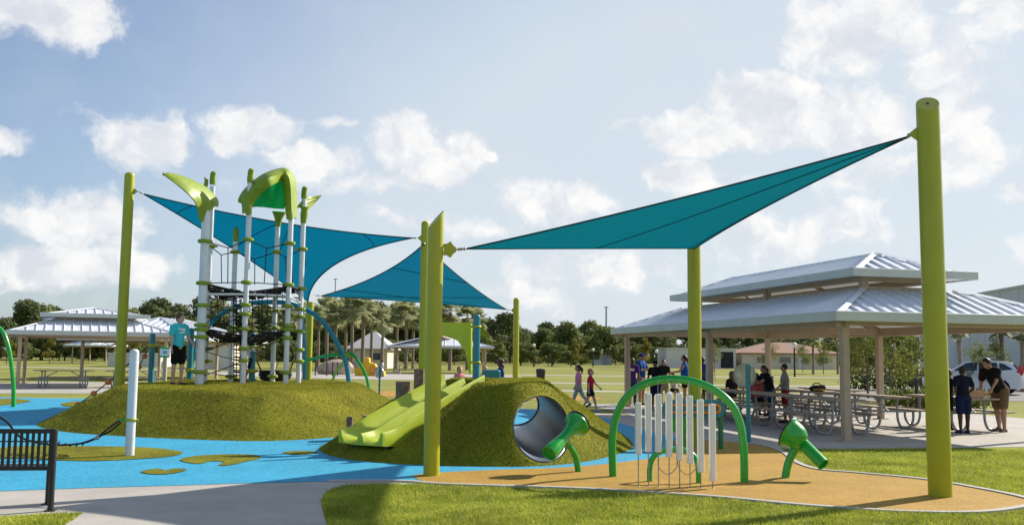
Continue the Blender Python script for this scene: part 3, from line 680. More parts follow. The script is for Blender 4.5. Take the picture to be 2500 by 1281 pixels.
# small cup leaves
def cup(k, ytop, ybot, w, nm, mt, wing=None):
    p = TP[k]; z1 = tz(k, ytop); z0_ = tz(k, ybot); h = z1-z0_; m = MB()
    m.lathe([(0,.074),(h*.25,.085),(h*.5,.10),(h*.8,w*.8),(h,w),(h*.98,w*.9),(h*.7,w*.45)], (p.x,p.y,z0_), (.08,-.1,1), 18, True); m.build(nm, mt, tw, OG, smooth=True)
    return z1
z_ = cup('E', 517, 553, .19, 'leaf_cup', LIMEP)
m = MB(); m.lathe([(0,.01),(.03,.12),(.045,.175)], (TP['E'].x,TP['E'].y,z_-.03), (.08,-.1,1), 18, False); m.build('cup_lining', GREENT, tw, OG, smooth=True)
cup('G', 505, 545, .11, 'leaf_cup', LIMEP)
dG = TP['G'].y
leaf([D(783,479,dG+.6), D(765,487,dG+.4), D(750,495,dG+.2), D(738,512,dG)], [D(784,479,dG+.6), D(757,482,dG+.3), D(737,490,dG-.1), D(723,508,dG-.15)], [D(783,480,dG+.6), D(768,495,dG+.5), D(757,508,dG+.3), D(745,520,dG+.1)], 'leaf_canopy', LIMEP, .02, 8)
m = MB(); m.tube([D(741,497,dG), D(760,489,dG+.35), D(783,479,dG+.6)], [.05,.035,.006], 8); m.build('leaf_stem', LIMEP, tw, OG, smooth=True)
# ================================================================ ARCHES AND POSTS BEHIND THE WIDE MOUND
def pipe_thing(nm, label, cat, pts, r, m, part=None, group=None, n=12, per=6):
    mb = MB(); P = catmull(pts, per); mb.tube(P, r, n); o = P[0]; ob = mb.build(nm, m, None, (o.x,o.y,0), smooth=True); ob.location = (o.x,o.y,0); return tag(ob, label, cat, group)
d = 30
pipe_thing('climber_arch', 'tall teal pipe arch curving behind the white tower posts', 'arch', [V((D(466,900,d).x,d,0)), D(471,860,d), D(505,800,d), D(545,763,d), D(595,743,d), D(650,737,d), D(705,741,d), D(760,762,d), D(798,797,d), D(828,846,d), D(846,890,d), V((D(858,930,d).x,d,0))], .075, TEAL)
pipe_thing('climber_arch', 'thin dark teal leg leaning beside the rear lime post', 'arch', [D(735,762,31), D(738,800,31), D(743,850,31), V((D(744,920,31).x,31,0))], .07, TEAL, n=8)
t = thing('overhead_bar', 'green curved overhead bars joined to the teal arch', 'climber', (D(848,866,30.2).x,30.2,0)); og = t.location.copy()
m = MB(); m.tube(catmull([D(725,888,29.5), D(745,881,29.6), D(790,869,30), D(848,863,30.2)], 6), .05, 8); m.build('bar', GREEN, t, og, smooth=True)
m = MB(); m.tube(catmull([D(842,860,30.2), D(862,866,30.1), D(882,893,30), D(898,932,29.8), V((D(903,960,29.7).x,29.7,0))], 6), .05, 8); m.build('bar', GREEN, t, og, smooth=True)
m = MB(); m.tube(catmull([D(842,868,30.4), D(836,888,30.8), D(818,912,31.2), V((D(795,940,31.6).x,31.6,0))], 6), .045, 8); m.build('bar', SLIDE, t, og, smooth=True)
m = MB(); m.ball(D(845,866,30.05), (.13,.12,.11), 12); m.build('joint', LIMEP, t, og, smooth=True)
def teal_post(px, ytop, d, r, bands, label, group=None):
    x = D(px, 880, d).x; zt = D(px, ytop, d).z; t = thing('teal_post', label, 'post', (x,d,0), 0, group)
    m = MB(); m.tube([(0,0,-.05),(0,0,zt-r*.6)], r, 18); m.ball((0,0,zt-r*.6),(r*.99,r*.99,r*.6),18); m.build('pole', TEAL, t, smooth=True)
    for b in bands:
        z = D(px, b, d).z; m = MB(); m.lathe([(-.05,r*.9),(-.05,r+.02),(-.035,r+.035),(.035,r+.035),(.05,r+.02),(.05,r*.9)], (0,0,z), (0,0,1), 18); m.cap((r,0,z),(r+.07,-.03,z),.045,.03,8); m.build('band', LIME, t, smooth=True)
    return t
teal_post(370,813,25.8,.075,[843],'teal post with one lime band holding the orange ball rope')
t_ = teal_post(464,800,26.2,.08,[903],'teal post with a low lime band behind the woman in aqua')
teal_post(616,812,26.6,.085,[848,905],'teal post with curved blue crown seen through the tower middle')
m = MB(); m.tube(catmull([D(738,800,29), D(728,842,28.8), D(730,880,28.7), V((D(727,930,28.6).x,28.6,0))],5), .07, 8); o = m.build('bent_post', TEAL, None, (0,0,0), smooth=True); tag(o, 'short bent teal post between the two right tower posts', 'post')
# ball rope
t = thing('ball_rope', 'sagging climbing rope strung with orange balls at the left edge of the mound', 'climbing rope', (G(186,992).x, G(186,992).y, 0)); og = t.location.copy()
d0 = G(178,994).y
pts = [G(178,994)] + [D(x, y, dd) for x, y, dd in ((190,987,25.6),(229,960,25.3),(264,932,25.2),(297,904,25.1),(318,884,25.2),(346,858,25.6),(366,843,25.8))]
m = MB(); m.tube(catmull(pts,5), .016, 6); m.tube(catmull([D(366,843,25.8), D(352,870,26.3), D(341,893,26.5), D(330,930,26.8)],4), .014, 6); m.build('rope', ROPE, t, og, smooth=True)
for x, y, dd in ((190,987,25.6),(229,960,25.3),(264,932,25.2),(297,904,25.1),(353,869,26.3),(339,895,26.5),(333,874,25.2)):
    m = MB(); m.ball(D(x,y,dd), (.085,.085,.078), 16); m.build('ball', ORBALL, t, og, smooth=True)
pipe_thing('climber_arch', 'bright green bent pipe arch at the left edge of the photo', 'arch', [D(-70,790,27.5), D(-25,790,27.5), D(4,806,27.5), D(20,845,27.5), D(29,900,27.5), D(33,950,27.5), V((D(34,970,27.5).x,27.5,0))], .06, GREEN)
# hammock net and its white post
hp = G(316,1113); zt = D(321,851,hp.y).z
t = thing('hammock_post', 'round topped white post standing on the turf patch left of center', 'post', (hp.x,hp.y,0))
m = MB(); m.tube([(0,0,-.02),(0,0,zt-.05)], .070, 24); m.ball((0,0,zt-.05),(.0695,.0695,.05),24); m.build('pole', WHITEP, t, smooth=True)
zc = D(316,1024,hp.y).z; m = MB(); m.lathe([(-.02,.07),(-.02,.085),(-.01,.092),(.012,.092),(.022,.085),(.022,.07)], (0,0,zc), (0,0,1), 24); m.cap((.08,-.01,zc),(.105,-.02,zc),.022,.016,8); m.build('band', LIME, t, smooth=True)
t = thing('hammock', 'black hammock net slung from the white post toward the bench', 'hammock', (D(80,1075,hp.y).x,hp.y-.1,0)); og = t.location.copy()
m = MB(); m.cap(D(308,1024,hp.y-.02), D(294,1025,hp.y-.03), .028, .02, 10); m.build('swivel', GREEN, t, og, smooth=True)
m = MB()
jA = D(238,1068,hp.y-.3); jB = D(243,1064,hp.y+.1)
m.tube(catmull([D(292,1026,hp.y-.03), D(262,1047,hp.y-.2), jA],4), .015, 6); m.tube(catmull([D(296,1030,hp.y), D(268,1052,hp.y+.05), jB],4), .015, 6)
endL = D(-130,985,hp.y-.2); midL = D(20,1075,hp.y-.3)
for dy in (-.3, .15):
    m.tube(catmull([jA if dy < 0 else jB, D(195,1082,hp.y+dy), D(120,1084,hp.y+dy*1.4), D(50,1066,hp.y+dy*1.2), D(0,1018,hp.y+dy), endL],6), .017, 6)
for k in range(12):
    px = 205-k*15; py = 1081 + 3*math.sin(k) ; m.tube([D(px,py,hp.y-.34), D(px-4,py+5,hp.y-.1), D(px,py,hp.y+.17)], .012, 5)
m.build('netting', ROPE, t, og, smooth=True)
m = MB(); m.cap(jA, jA+V((-.03,.0,-.01)), .03,.025,8); m.cap(jB, jB+V((-.05,.0,-.02)), .028,.022,8); m.build('shackle', STEEL, t, og, smooth=True)
# ================================================================ SLIDE, STEPS, HOOD
def sz(s):      # slide bed height along s from the exit
    return float(bedz(s))
sl = thing('slide', 'double lime green plastic slide running down the left of the tunnel mound', 'slide', (EX.x,EX.y,0)); og = sl.location.copy()
W = .92; prof = []      # cross-section of the twin bed: (across, height)
hw = W/2
for (a, h) in ((-hw-.02,.0),(-hw-.02,.20),(-hw,.225),(-hw+.03,.21),(-hw+.05,.10),(-hw+.10,.02),(-.30,-.01),(-.18,-.01),(-.08,.02),(-.045,.11),(-.02,.165),(.02,.165),(.045,.11),(.08,.02),(.18,-.01),(.30,-.01),(hw-.10,.02),(hw-.05,.10),(hw-.03,.21),(hw,.225),(hw+.02,.20),(hw+.02,.0),(hw+.015,-.10),(0,-.12),(-hw-.015,-.10)): prof.append((a,h))
m = MB(); ns = 40; vs = []; np_ = len(prof)
for i in range(ns+1):
    s = -.0+SLEN*i/ns; z = sz(s); sc = 1.0; drop = 0
    if s < .12: drop = -.05*(1-s/.12)**2
    for (a, h) in prof:
        hh = h*(.62 + .42*min(1, s/.6)); vs.append(EX + SD*s + SR*a + V((0,0,z+drop*0 + (hh if h > .03 or h < -.05 else h+drop))))
fs = []
for i in range(ns):
    for j in range(np_): fs.append((i*np_+j, i*np_+(j+1)%np_, (i+1)*np_+(j+1)%np_, (i+1)*np_+j))
fs.append(tuple(range(np_-1,-1,-1))); fs.append(tuple(ns*np_+j for j in range(np_))); m.add(vs, fs); m.build('slide_bed', SLIDE, sl, og, smooth=True, auto=50)
for a in (-.30, .34):
    q = EX + SD*.22 + SR*a; m = MB(); m.tube([(q.x,q.y,0),(q.x,q.y,.26)], .028, 10); m.build('support_leg', TEAL, sl, og, smooth=True)
# hood arch across the slide top
top = EX + SD*SLEN; dh = 16.9
hd = thing('slide_hood', 'lime arched panel standing over the top of the slide', 'hood', (D(1100,925,dh).x, dh, hB(D(1100,925,dh).x, dh))); og = hd.location.copy()
arch = [(1150,788),(1150,905),(1146,915),(1141,885),(1134,855),(1118,832),(1098,822),(1080,820),(1066,822),(1056,832),(1050,850),(1046,880),(1044,912),(1036,912),(1036,790),(1075,786)]
A3 = [D(x,y,dh) for x,y in arch]; m = MB(); n = len(A3); m.add(A3 + [p+V((.02,.07,0)) for p in A3], [tuple(range(n)), tuple(range(2*n-1,n-1,-1))] + [(i,n+i,n+(i+1)%n,(i+1)%n) for i in range(n)]); m.build('arch_panel', SLIDE, hd, og)
m = MB(); m.add([D(1168,795,17.3), D(1176,795,17.3), D(1198,826,17.6), D(1170,820,17.4), D(1168,795,17.5), D(1176,795,17.5), D(1198,826,17.9), D(1170,820,17.6)], [(0,1,2,3),(7,6,5,4),(0,4,5,1),(1,5,6,2),(2,6,7,3),(3,7,4,0)]); m.build('roof_fin', LIMEP, hd, og)
def on_B(px, py, d): q = D(px, py, d); return V((q.x, d, hB(q.x, d)))
q = on_B(1162, 930, 16.6); zt = D(1163,767,16.6).z
t = thing('teal_post', 'thick teal post with lime bands beside the slide entrance', 'post', (q.x,q.y,q.z)); m = MB(); m.tube([(0,0,-.2),(0,0,zt-q.z-.04)], .062, 20); m.ball((0,0,zt-q.z-.04),(.061,.061,.04),20); m.build('pole', TEAL, t, smooth=True)
for b in (797, 884, 926):
    z = D(1163,b,16.6).z-q.z; m = MB(); m.lathe([(-.02,.05),(-.02,.075),(0,.083),(.02,.075),(.02,.05)], (0,0,z), (0,0,1), 20); m.cap((-.08,-.02,z),(-.11,-.03,z),.02,.014,8); m.build('band', LIME, t, smooth=True)
o = MB(); q1_ = D(1200,918,17.6); o.box((q1_.x,17.6,hB(q1_.x,17.6)+.08), (.34,.3,.2), None, .03); o = o.build('climbing_hold', TEAL, None, (q1_.x,17.6,0)); o.location = (q1_.x,17.6,0); tag(o, 'small teal block on top of the mound right of the teal post', 'climbing hold')
for (x0, x1, yt, yb, d, lab) in ((966,1004,930,988,18.6,'middle height brown log step left of the slide'),(1011,1036,900,975,19.0,'tallest brown log step right behind the slanted post'),(885,922,1013,1040,17.3,'lowest brown log step beside the slide exit'),(846,862,1016,1032,17.5,'tiny dark log step at the foot of the slide')):
    c = D((x0+x1)/2, yt, d); w = (x1-x0)*d/F; n = 11
    m = MB(); zb = 0.0; vs = []; 
    for zz in np.linspace(zb, c.z, 6):
        for k in range(n): th = 2*PI*k/n; r = w/2*(1+.07*math.sin(k*2.7)+.02*math.sin(zz*21+k)); vs.append((c.x+math.cos(th)*r, c.y+math.sin(th)*r, zz))
    fs = [(i*n+k, i*n+(k+1)%n, (i+1)*n+(k+1)%n, (i+1)*n+k) for i in range(5) for k in range(n)] + [tuple(5*n+k for k in range(n))]
    m.add(vs, fs); ob = m.build('log_step', WOODP, None, (c.x,c.y,0), smooth=True, auto=50); ob.location = (c.x,c.y,0); tag(ob, lab, 'log step', 'log steps up the slide mound')
# ================================================================ MUSIC AND TALK TUBES
aL = G(1497,1164); aR = G(1817,1178)
t = thing('chime_arch', 'large green pipe arch straddling the hanging white chimes', 'arch', (aL.x,aL.y,0)); og = t.location.copy()
def ad(px): return aL.y + (aR.y-aL.y)*(px-1497)/320
apts = [V((aL.x,aL.y,-.03)), D(1495,1110,ad(1495)), D(1496,1060,ad(1495)), D(1504,1016,ad(1500)), D(1527,972,ad(1527)), D(1562,943,ad(1562)), D(1605,928,ad(1605)), D(1650,925,ad(1650)), D(1700,933,ad(1700)), D(1745,952,ad(1745)), D(1782,983,ad(1782)), D(1804,1024,ad(1804)), D(1814,1075,ad(1814)), D(1817,1125,ad(1817)), V((aR.x,aR.y,-.03))]
m = MB(); m.tube(catmull(apts, 6), .052, 20); m.build('pipe', GREEN, t, og, smooth=True)
tubes = [(1558.5,982,1109),(1583,960,1102),(1607.5,961,1103),(1633.5,959,1115),(1659,959,1123),(1684.5,965,1131),(1711,974,1152),(1740,985,1174)]
rods = [1183,1183,1185,1187,1189,1189,1190,1190]
for i, (x, y0, y1) in enumerate(tubes):
    d = 12.03 - .04*i*.5
    top_, bot = D(x+1.5,y0,d), D(x,y1,d); tt = thing('chime', '%s white square chime tube from the left under the green arch' % ['first','second','third','fourth','fifth','sixth','seventh','eighth'][i], 'chime', (bot.x,d,0), 0, 'white chime tubes under the green arch')
    h = top_.z-bot.z; m = MB(); m.box((0,0,bot.z+h/2), (.072,.06,h), Matrix.Rotation(.25,3,'Z'), .008); m.build('tube', CHIME, tt)
    m = MB(); m.tube([(0,0,0),(0,0,bot.z+.02)], .007, 8); m.lathe([(0,.022),(.012,.020),(.02,.008)], (0,0,0), (0,0,1), 12); m.build('rod', STEEL, tt, smooth=True)
    # pale hanger strap up to the arch
    yy = {0:946,1:936,2:929,3:926,4:926,5:930,6:938,7:950}[i]; zt = D(x, yy, d).z; m = MB(); m.tube([(0,.0,top_.z-.01),(0,.05,zt)], .004, 6); m.build('hanger', STEEL, tt)
# striker cords between rods
for (xa, xb, y) in ((1612,1648,1157),(1660,1697,1158)):
    m = MB(); m.tube(catmull([D(xa-6,1120,12.1), D(xa-2,1142,12.1), D((xa+xb)/2,y,12.1), D(xb+2,1142,12.1), D(xb+5,1120,12.1)],6), .006, 6)
    q = D((xa+xb)/2,y,12.1); o = m.build('striker_cord', CABLE, None, (q.x,q.y,0), smooth=True); o.location = (q.x,q.y,0); tag(o, ('left' if xa == 1612 else 'right')+' hanging cord loop between the chime rods', 'cord', 'striker cords')
bL = G(1587,1176); bR = G(1706,1180)
pipe_thing('chime_arch', 'small low green pipe arch inside the large arch', 'arch', [V((bL.x,bL.y,-.02)), D(1586,1150,bL.y), D(1592,1120,bL.y), D(1610,1103,bL.y), D(1640,1096,bL.y), D(1672,1099,bL.y), D(1694,1113,bL.y), D(1704,1136,bR.y), V((bR.x,bR.y,-.02))], .036, GREEN)
# teal activity board on green legs
dB = 16.9
t = thing('activity_board', 'teal rounded play board with an orange loop behind the chimes', 'play board', (D(1693,1000,dB).x,dB,0)); og = t.location.copy()
def rrect(x0, x1, y0, y1, r, d, n=6):
    P = []
    for (cx, cy, a0) in ((x1-r,y0+r,-90),(x1-r,y1-r,0),(x0+r,y1-r,90),(x0+r,y0+r,180)):
        for k in range(n+1): a = math.radians(a0+90*k/n); P.append(D(cx+r*math.cos(a), cy+r*math.sin(a), d))
    return P
def slabpoly(P, th, m): n = len(P); m.add(P + [p+V((0,th,0)) for p in P], [tuple(range(n)), tuple(range(2*n-1,n-1,-1))] + [(i,n+i,n+(i+1)%n,(i+1)%n) for i in range(n)]); return m
slabpoly(rrect(1617,1771,975,1019,20,dB), .05, MB()).build('board', TEAL, t, og)
m = MB(); m.tube([p+V((0,-.02,0)) for p in rrect(1630,1757,988,1006,9,dB)], .032, 8, closed=True, ell=(1,.8)); m.build('orange_loop', ORANGE, t, og, smooth=True)
for x in (1760,):
    q = D(x,1010,dB+.06); b = G(x,1084); m = MB(); m.tube([(q.x,dB+.09,0),(q.x,dB+.09,D(x,990,dB).z)], .045, 12); m.build('leg', GREEN2, t, og, smooth=True)
m = MB(); x = D(1668,1010,dB+.1).x; m.tube([(x,dB+.12,0),(x,dB+.12,D(1668,985,dB).z)], .05, 12); m.build('leg', GREEN, t, og, smooth=True)
m = MB(); P = [D(1625,1019,dB-.03)]+[D(1658+34*math.cos(math.radians(a)), 1019+36*math.sin(math.radians(a)), dB-.03) for a in range(180,-1,-15)]; slabpoly(P[1:], .04, m).build('half_disc', GREEN, t, og)
# disc on teal pole
def disc_pole(px, yb, yt, cyy, rx, ry, label, d=None):
    b = G(px, yb) if d is None else V((D(px,yb,d).x, d, 0)); t = thing('mirror_post', label, 'mirror post', (b.x,b.y,0), 0, 'round mirrors on teal poles'); zt = D(px, yt, b.y).z
    m = MB(); m.box((0,0,zt/2), (.075,.075,zt), None, .012); m.build('pole', TEAL, t)
    R_ = ry*b.y/F; zc = D(px, cyy, b.y).z; yaw = math.acos(min(1, rx/ry)); ax = V((math.sin(yaw),math.cos(yaw),0)); c = V((-.045 if rx<ry else 0,.07,zc))
    m = MB(); m.lathe([(-.012,R_*.93),(.012,R_*.93)], c, ax, 36); m.build('disc', MIRR, t, smooth=True)
    m = MB(); m.lathe([(-.02,R_*.92),(-.02,R_),(.02,R_),(.02,R_*.92)], c, ax, 36, False); m.build('rim', STEEL, t, smooth=True)
    return t
MIRR = mat('mirror_disc', (.42,.44,.47), .3, metal=.2, var=.2, vs=9, alpha=.72)
disc_pole(1828,1079,888,916,22,29,'round mirror disc on a square teal pole at the plaza edge')
disc_pole(926,960,890,908,12,14,'small round disc on a thin teal pole between the mounds', 38)
# talk tubes
def sweep(m, axis0, axis1, prof, n=28, ell=None): a0, a1 = V(axis0), V(axis1); m.lathe([(t*(a1-a0).length, r) for t, r in prof], a0, a1-a0, n); return m
s0 = G(1413,1152); dL = s0.y
t = thing('talk_tube', 'green flared talking horn bending up beside the tunnel mouth', 'talk tube', (s0.x,s0.y,0)); og = t.location.copy()
A0 = D(1409,1033,dL-.05); A1 = D(1340,1106,dL-.55)
m = MB(); sweep(m, A0, A1, [(-.02,.165),(0,.18),(.03,.185),(.06,.165),(.12,.115),(.25,.085),(.42,.072),(.6,.082),(.8,.10),(.97,.112),(1.0,.108),(.995,.09),(.96,.085)]); m.build('horn', GREEN, t, og, smooth=True, auto=50)
m = MB(); ax_ = (A0-A1).normalized(); m.lathe([(-.006,.178),(.03,.188),(.045,.175),(.03,.15)], A0, ax_, 28, False); m.build('rim', BLACK, t, og, smooth=True)
m = MB(); m.tube(catmull([D(1378,1072,dL-.25), D(1393,1092,dL-.12), D(1406,1118,dL-.03), V((s0.x,s0.y,-.03))],6), [.045]*18+[.058], 16); m.build('support', GREEN, t, og, smooth=True)
s1 = G(1916,1167); dR = s1.y
t = thing('talk_tube', 'green talking dish and tube near the ochre curb at right', 'talk tube', (s1.x,s1.y,0)); og = t.location.copy()
B0 = D(1938,1062,dR-.05); aim = (D(1885,1030,dR+.25)-D(1950,1070,dR)).normalized()
m = MB(); m.lathe([(-.17,.02),(-.165,.07),(-.14,.115),(-.09,.155),(-.02,.178),(.05,.19),(.075,.215),(.09,.205),(.075,.17),(.02,.15)], B0, aim, 32); m.build('dish', GREEN, t, og, smooth=True, auto=50)
m = MB(); m.lathe([(.072,.218),(.09,.222),(.094,.206)], B0, aim, 32, False); m.build('rim', BLACK, t, og, smooth=True)
m = MB(); e0 = D(1958,1080,dR-.05); e1 = D(2010,1133,dR-.35); sweep(m, e0, e1, [(-.1,.075),(0,.084),(.9,.084),(1.0,.084),(1.0,.074),(.9,.07)]); m.build('tube', GREEN, t, og, smooth=True, auto=50)
m = MB(); m.tube(catmull([D(1950,1085,dR-.05), D(1936,1105,dR-.02), D(1924,1132,dR), V((s1.x,s1.y,-.03))],6), .054, 16); m.build('support', GREEN, t, og, smooth=True)
# ================================================================ BENCH
bE = G(128,1247); 
t = thing('park_bench', 'black slatted metal bench seen from behind at the left edge', 'bench', (bE.x,bE.y,0), math.radians(8))
m = MB(); L_ = 1.75
z0_, z1_ = .405, .815
m.box((-L_/2+.0,0,z1_-.02), (L_,.035,.045), None, .008); m.box((-L_/2,0,z0_+.02), (L_,.035,.04), None, .008)
m.build('back_rail', BLACK, t)
m = MB()
for k in range(31): m.box((-.05-k*.056,-.012,(z0_+z1_)/2), (.030,.008,z1_-z0_-.06))
m.box((-L_/2,-.018,z1_-.12), (L_-.03,.006,.014))
m.build('back_slats', BLACK, t)
for x in (-.02, -L_+.06):
    m = MB(); m.box((x,0,z1_/2), (.05,.06,z1_), None, .01); m.box((x,0,.008), (.10,.12,.016), None, .004); m.build('leg', BLACK, t)
    m = MB(); m.box((x-.17,.45,.20), (.05,.05,.42), None, .01); m.box((x-.17,.45,.008), (.10,.12,.016), None, .004); m.build('leg', BLACK, t)
m = MB()
for k in range(21): m.box((-.20-k*.082,.24,.415), (.045,.44,.008))
m.box((-L_/2-.15,.45,.40), (L_,.035,.04), None, .008); m.build('seat', BLACK, t)
# ================================================================ PAVILIONS
def hip(m, x0, x1, y0, y1, z0, inset, rise, th, ribs=None, rib_sp=.3, ribh=.045, close=True):
    """hip frustum skin: outer rect at z0, inner rect raised; returns inner rect"""
    X0, X1, Y0, Y1 = x0+inset, x1-inset, y0+inset, y1-inset; z1 = z0+rise
    o = [V((x0,y0,z0)),V((x1,y0,z0)),V((x1,y1,z0)),V((x0,y1,z0))]; i = [V((X0,Y0,z1)),V((X1,Y0,z1)),V((X1,Y1,z1)),V((X0,Y1,z1))]
    dn = V((0,0,-th)); vs = o+i+[p+dn for p in o]+[p+dn for p in i]; fs = []
    for k in range(4):
        j = (k+1)%4; fs += [(k,j,4+j,4+k),(8+k,12+k,12+j,8+j),(k,8+k,8+j,j),(4+k,4+j,12+j,12+k)]
    m.add(vs, fs)
    if ribs is not None:
        for k in range(4):
            a, b = o[k], o[(k+1)%4]; L_ = (b-a).length; t = (b-a)/L_; nn = V((-t.y, t.x, 0)); n = int(L_/rib_sp)
            for r in range(1, n):
                s = r*L_/n; run = min(inset, s, L_-s)-.02
                if run < .1: continue
                p = a+t*s; q = p+nn*run+V((0,0,rise*run/inset)); w = t*.02; up = V((0,0,ribh))
                ribs.add([p-w,p+w,q+w,q-w,p-w*.6+up,p+w*.6+up,q+w*.6+up,q-w*.6+up],[(4,5,6,7),(0,1,5,4),(1,2,6,5),(2,3,7,6),(3,0,4,7)])
            c = i[k]-o[k]; d = c.normalized(); sd = V((-d.y,d.x,0)).normalized()*.09      # hip cap
            ribs.add([o[k]-sd+V((0,0,.02)),o[k]+sd+V((0,0,.02)),i[k]+sd+V((0,0,.02)),i[k]-sd+V((0,0,.02)),o[k]+V((0,0,.065)),i[k]+V((0,0,.065))],[(0,4,5,3),(4,1,2,5),(0,1,4),(3,5,2)])
    return X0, X1, Y0, Y1, z1
def fascia(m, x0, x1, y0, y1, z, h, w=.05):
    for (cx, cy, sx, sy) in (((x0+x1)/2,y0-w/2,x1-x0+2*w,w),((x0+x1)/2,y1+w/2,x1-x0+2*w,w),(x0-w/2,(y0+y1)/2,w,y1-y0),(x1+w/2,(y0+y1)/2,w,y1-y0)): m.box((cx,cy,z-h/2+.03),(sx,sy,h),None,.012)
def pavilion(label, loc, ang, W, Lv, ov, eave, cols, up=None, group='open two tier park pavilions', rib=.3, posts_u=(0,1), ridge=True, rise=.9, inset=None, nv=3):
    t = thing('pavilion', label, 'pavilion', loc, ang, group); du, dv = cols or (0,0)
    for iu in (0,1):
        for k in range(nv):
            x = W*iu; y = Lv*k/(nv-1); m = MB(); m.box((x,y,eave/2), (.15,.15,eave), None, .01); m.box((x,y,.012), (.30,.30,.024)); m.build('post', BEIGE, t)
    bm_ = MB()
    for iu in (0,1): bm_.box((W*iu,Lv/2,eave-.10),(.10,Lv+.3,.22),None,.01)
    for k in range(nv): bm_.box((W/2,Lv*k/(nv-1),eave-.08),(W-.1,.10,.18),None,.01)
    # sloping rafters from each post up and in, one at every corner
    z0 = eave+.06; 
    u = up; ins_ = (u[0]+ov) if u else W/2+ov
    for iu, sx in ((0,1),(1,-1)):
        for k in range(nv):
            y = Lv*k/(nv-1); sy = 1 if k == 0 else (-1 if k == nv-1 else 0)
            a = V((W*iu,y,eave-.05)); b = a + V((sx*(ins_-ov)*.98, sy*(ins_-ov)*.98, rise*(ins_-ov)/ins_-.02)); bm_.tube([a,b], .06, 4, ell=(1,1.4))
            c = a - V((sx*ov*.9, sy*ov*.9, rise*ov*.9/ins_)); bm_.tube([a,c], .05, 4)
    bm_.build('beam', BEIGE, t)
    rf = MB(); rb = MB(); X0, X1, Y0, Y1, Z1 = hip(rf, -ov, W+ov, -ov, Lv+ov, z0-.05, ins_, rise, .05, rb, rib)
    r_ = rf.build('roof', [ROOFM], t); rb.build('roof_seams', ROOFM, r_)
    g = MB(); fascia(g, -ov, W+ov, -ov, Lv+ov, z0, .20); g.build('gutter', GUT, t)
    if u:
        X1 -= du; Y1 -= dv; uo, uh, ur = u[1], u[2], u[3]      # overhang of the upper roof, gap, upper rise
        ux0, ux1, uy0, uy1 = X0-uo, X1+uo, Y0-uo, Y1+uo; zt = Z1+uh
        for x in (X0, X1):
            for k in range(nv):
                y = Y0+(Y1-Y0)*k/(nv-1); m = MB(); m.box((x,y,(Z1-.15+zt)/2),(.16,.16,zt-Z1+.15),None,.01); m.build('upper_post', BEIGE, t)
        bb = MB()
        for x in (X0, X1): bb.box((x,(Y0+Y1)/2,zt-.02),(.09,Y1-Y0+.2,.15)); bb.box((x,(Y0+Y1)/2,Z1+.02),(.07,Y1-Y0+.1,.08))
        for y in (Y0, Y1): bb.box(((X0+X1)/2,y,zt-.025),(X1-X0,.09,.14)); bb.box(((X0+X1)/2,y,Z1+.018),(X1-X0,.07,.076))
        for x, sx in ((X0,1),(X1,-1)):
            for y, sy in ((Y0,1),((Y0+Y1)/2,0),(Y1,-1)): bb.tube([(x,y,zt), (x+sx*(X1-X0)*.48, y+sy*(X1-X0)*.48, zt+ur*.55)], .05, 4)
        bb.build('upper_beam', BEIGE, t)
        f2 = MB(); rb2 = MB(); uw = min(ux1-ux0, uy1-uy0)/2; hip(f2, ux0, ux1, uy0, uy1, zt+.03, uw-.03, ur, .05, rb2, rib); f2.box(((ux0+ux1)/2,(uy0+uy1)/2,zt+.03+ur), (.2 if uy1-uy0>ux1-ux0 else ux1-ux0-2*uw+.3, uy1-uy0-2*uw+.3 if uy1-uy0>ux1-ux0 else .2, .06))
        r2 = f2.build('upper_roof', [ROOFM], t); rb2.build('roof_seams', ROOFM, r2)
        g2 = MB(); fascia(g2, ux0, ux1, uy0, uy1, zt+.10, .18); g2.build('upper_gutter', GUT, t)
    return t
pavilion('largest two tier pavilion with picnic tables on the plaza at right', (PC.x,PC.y,0), ANG, 5.0, 12.5, .38, 2.45, (.62,1.25), up=(1.35,.62,.26,.56), rise=.66)
# left pavilion: long face seen obliquely
La = D(45,900,41.0); Lb = D(403,900,43.5); lang = math.atan2(Lb.y-La.y, Lb.x-La.x); LL = (V((Lb.x,Lb.y,0))-V((La.x,La.y,0))).length
pavilion('left pavilion with a light striped roof behind the lime post', (La.x,La.y,0), lang, LL, 7.0, .5, 2.4, None, up=(1.35,.62,.14,.42), rise=.62, nv=2, rib=.36)
q = D(375,900,56); pavilion('pavilion with sloping roof mostly hidden behind the woman in aqua', (q.x-4.2,56,0), math.radians(-8), 6.2, 9, 1.0, 2.35, None, up=None, rise=1.35, rib=.5)
q = D(175,900,128); pavilion('tiny distant two tier pavilion across the left field', (q.x,128,0), math.radians(3), 4.4, 6, .9, 2.4, None, up=(1.2,.6,.5,.6), rise=.7, rib=.8)
q = D(962,900,84); pavilion('pale roofed shelter behind the slide among the palms', (q.x,84,0), math.radians(4), 8.0, 5, .7, 2.35, None, up=None, rise=1.2, rib=.8, nv=2)
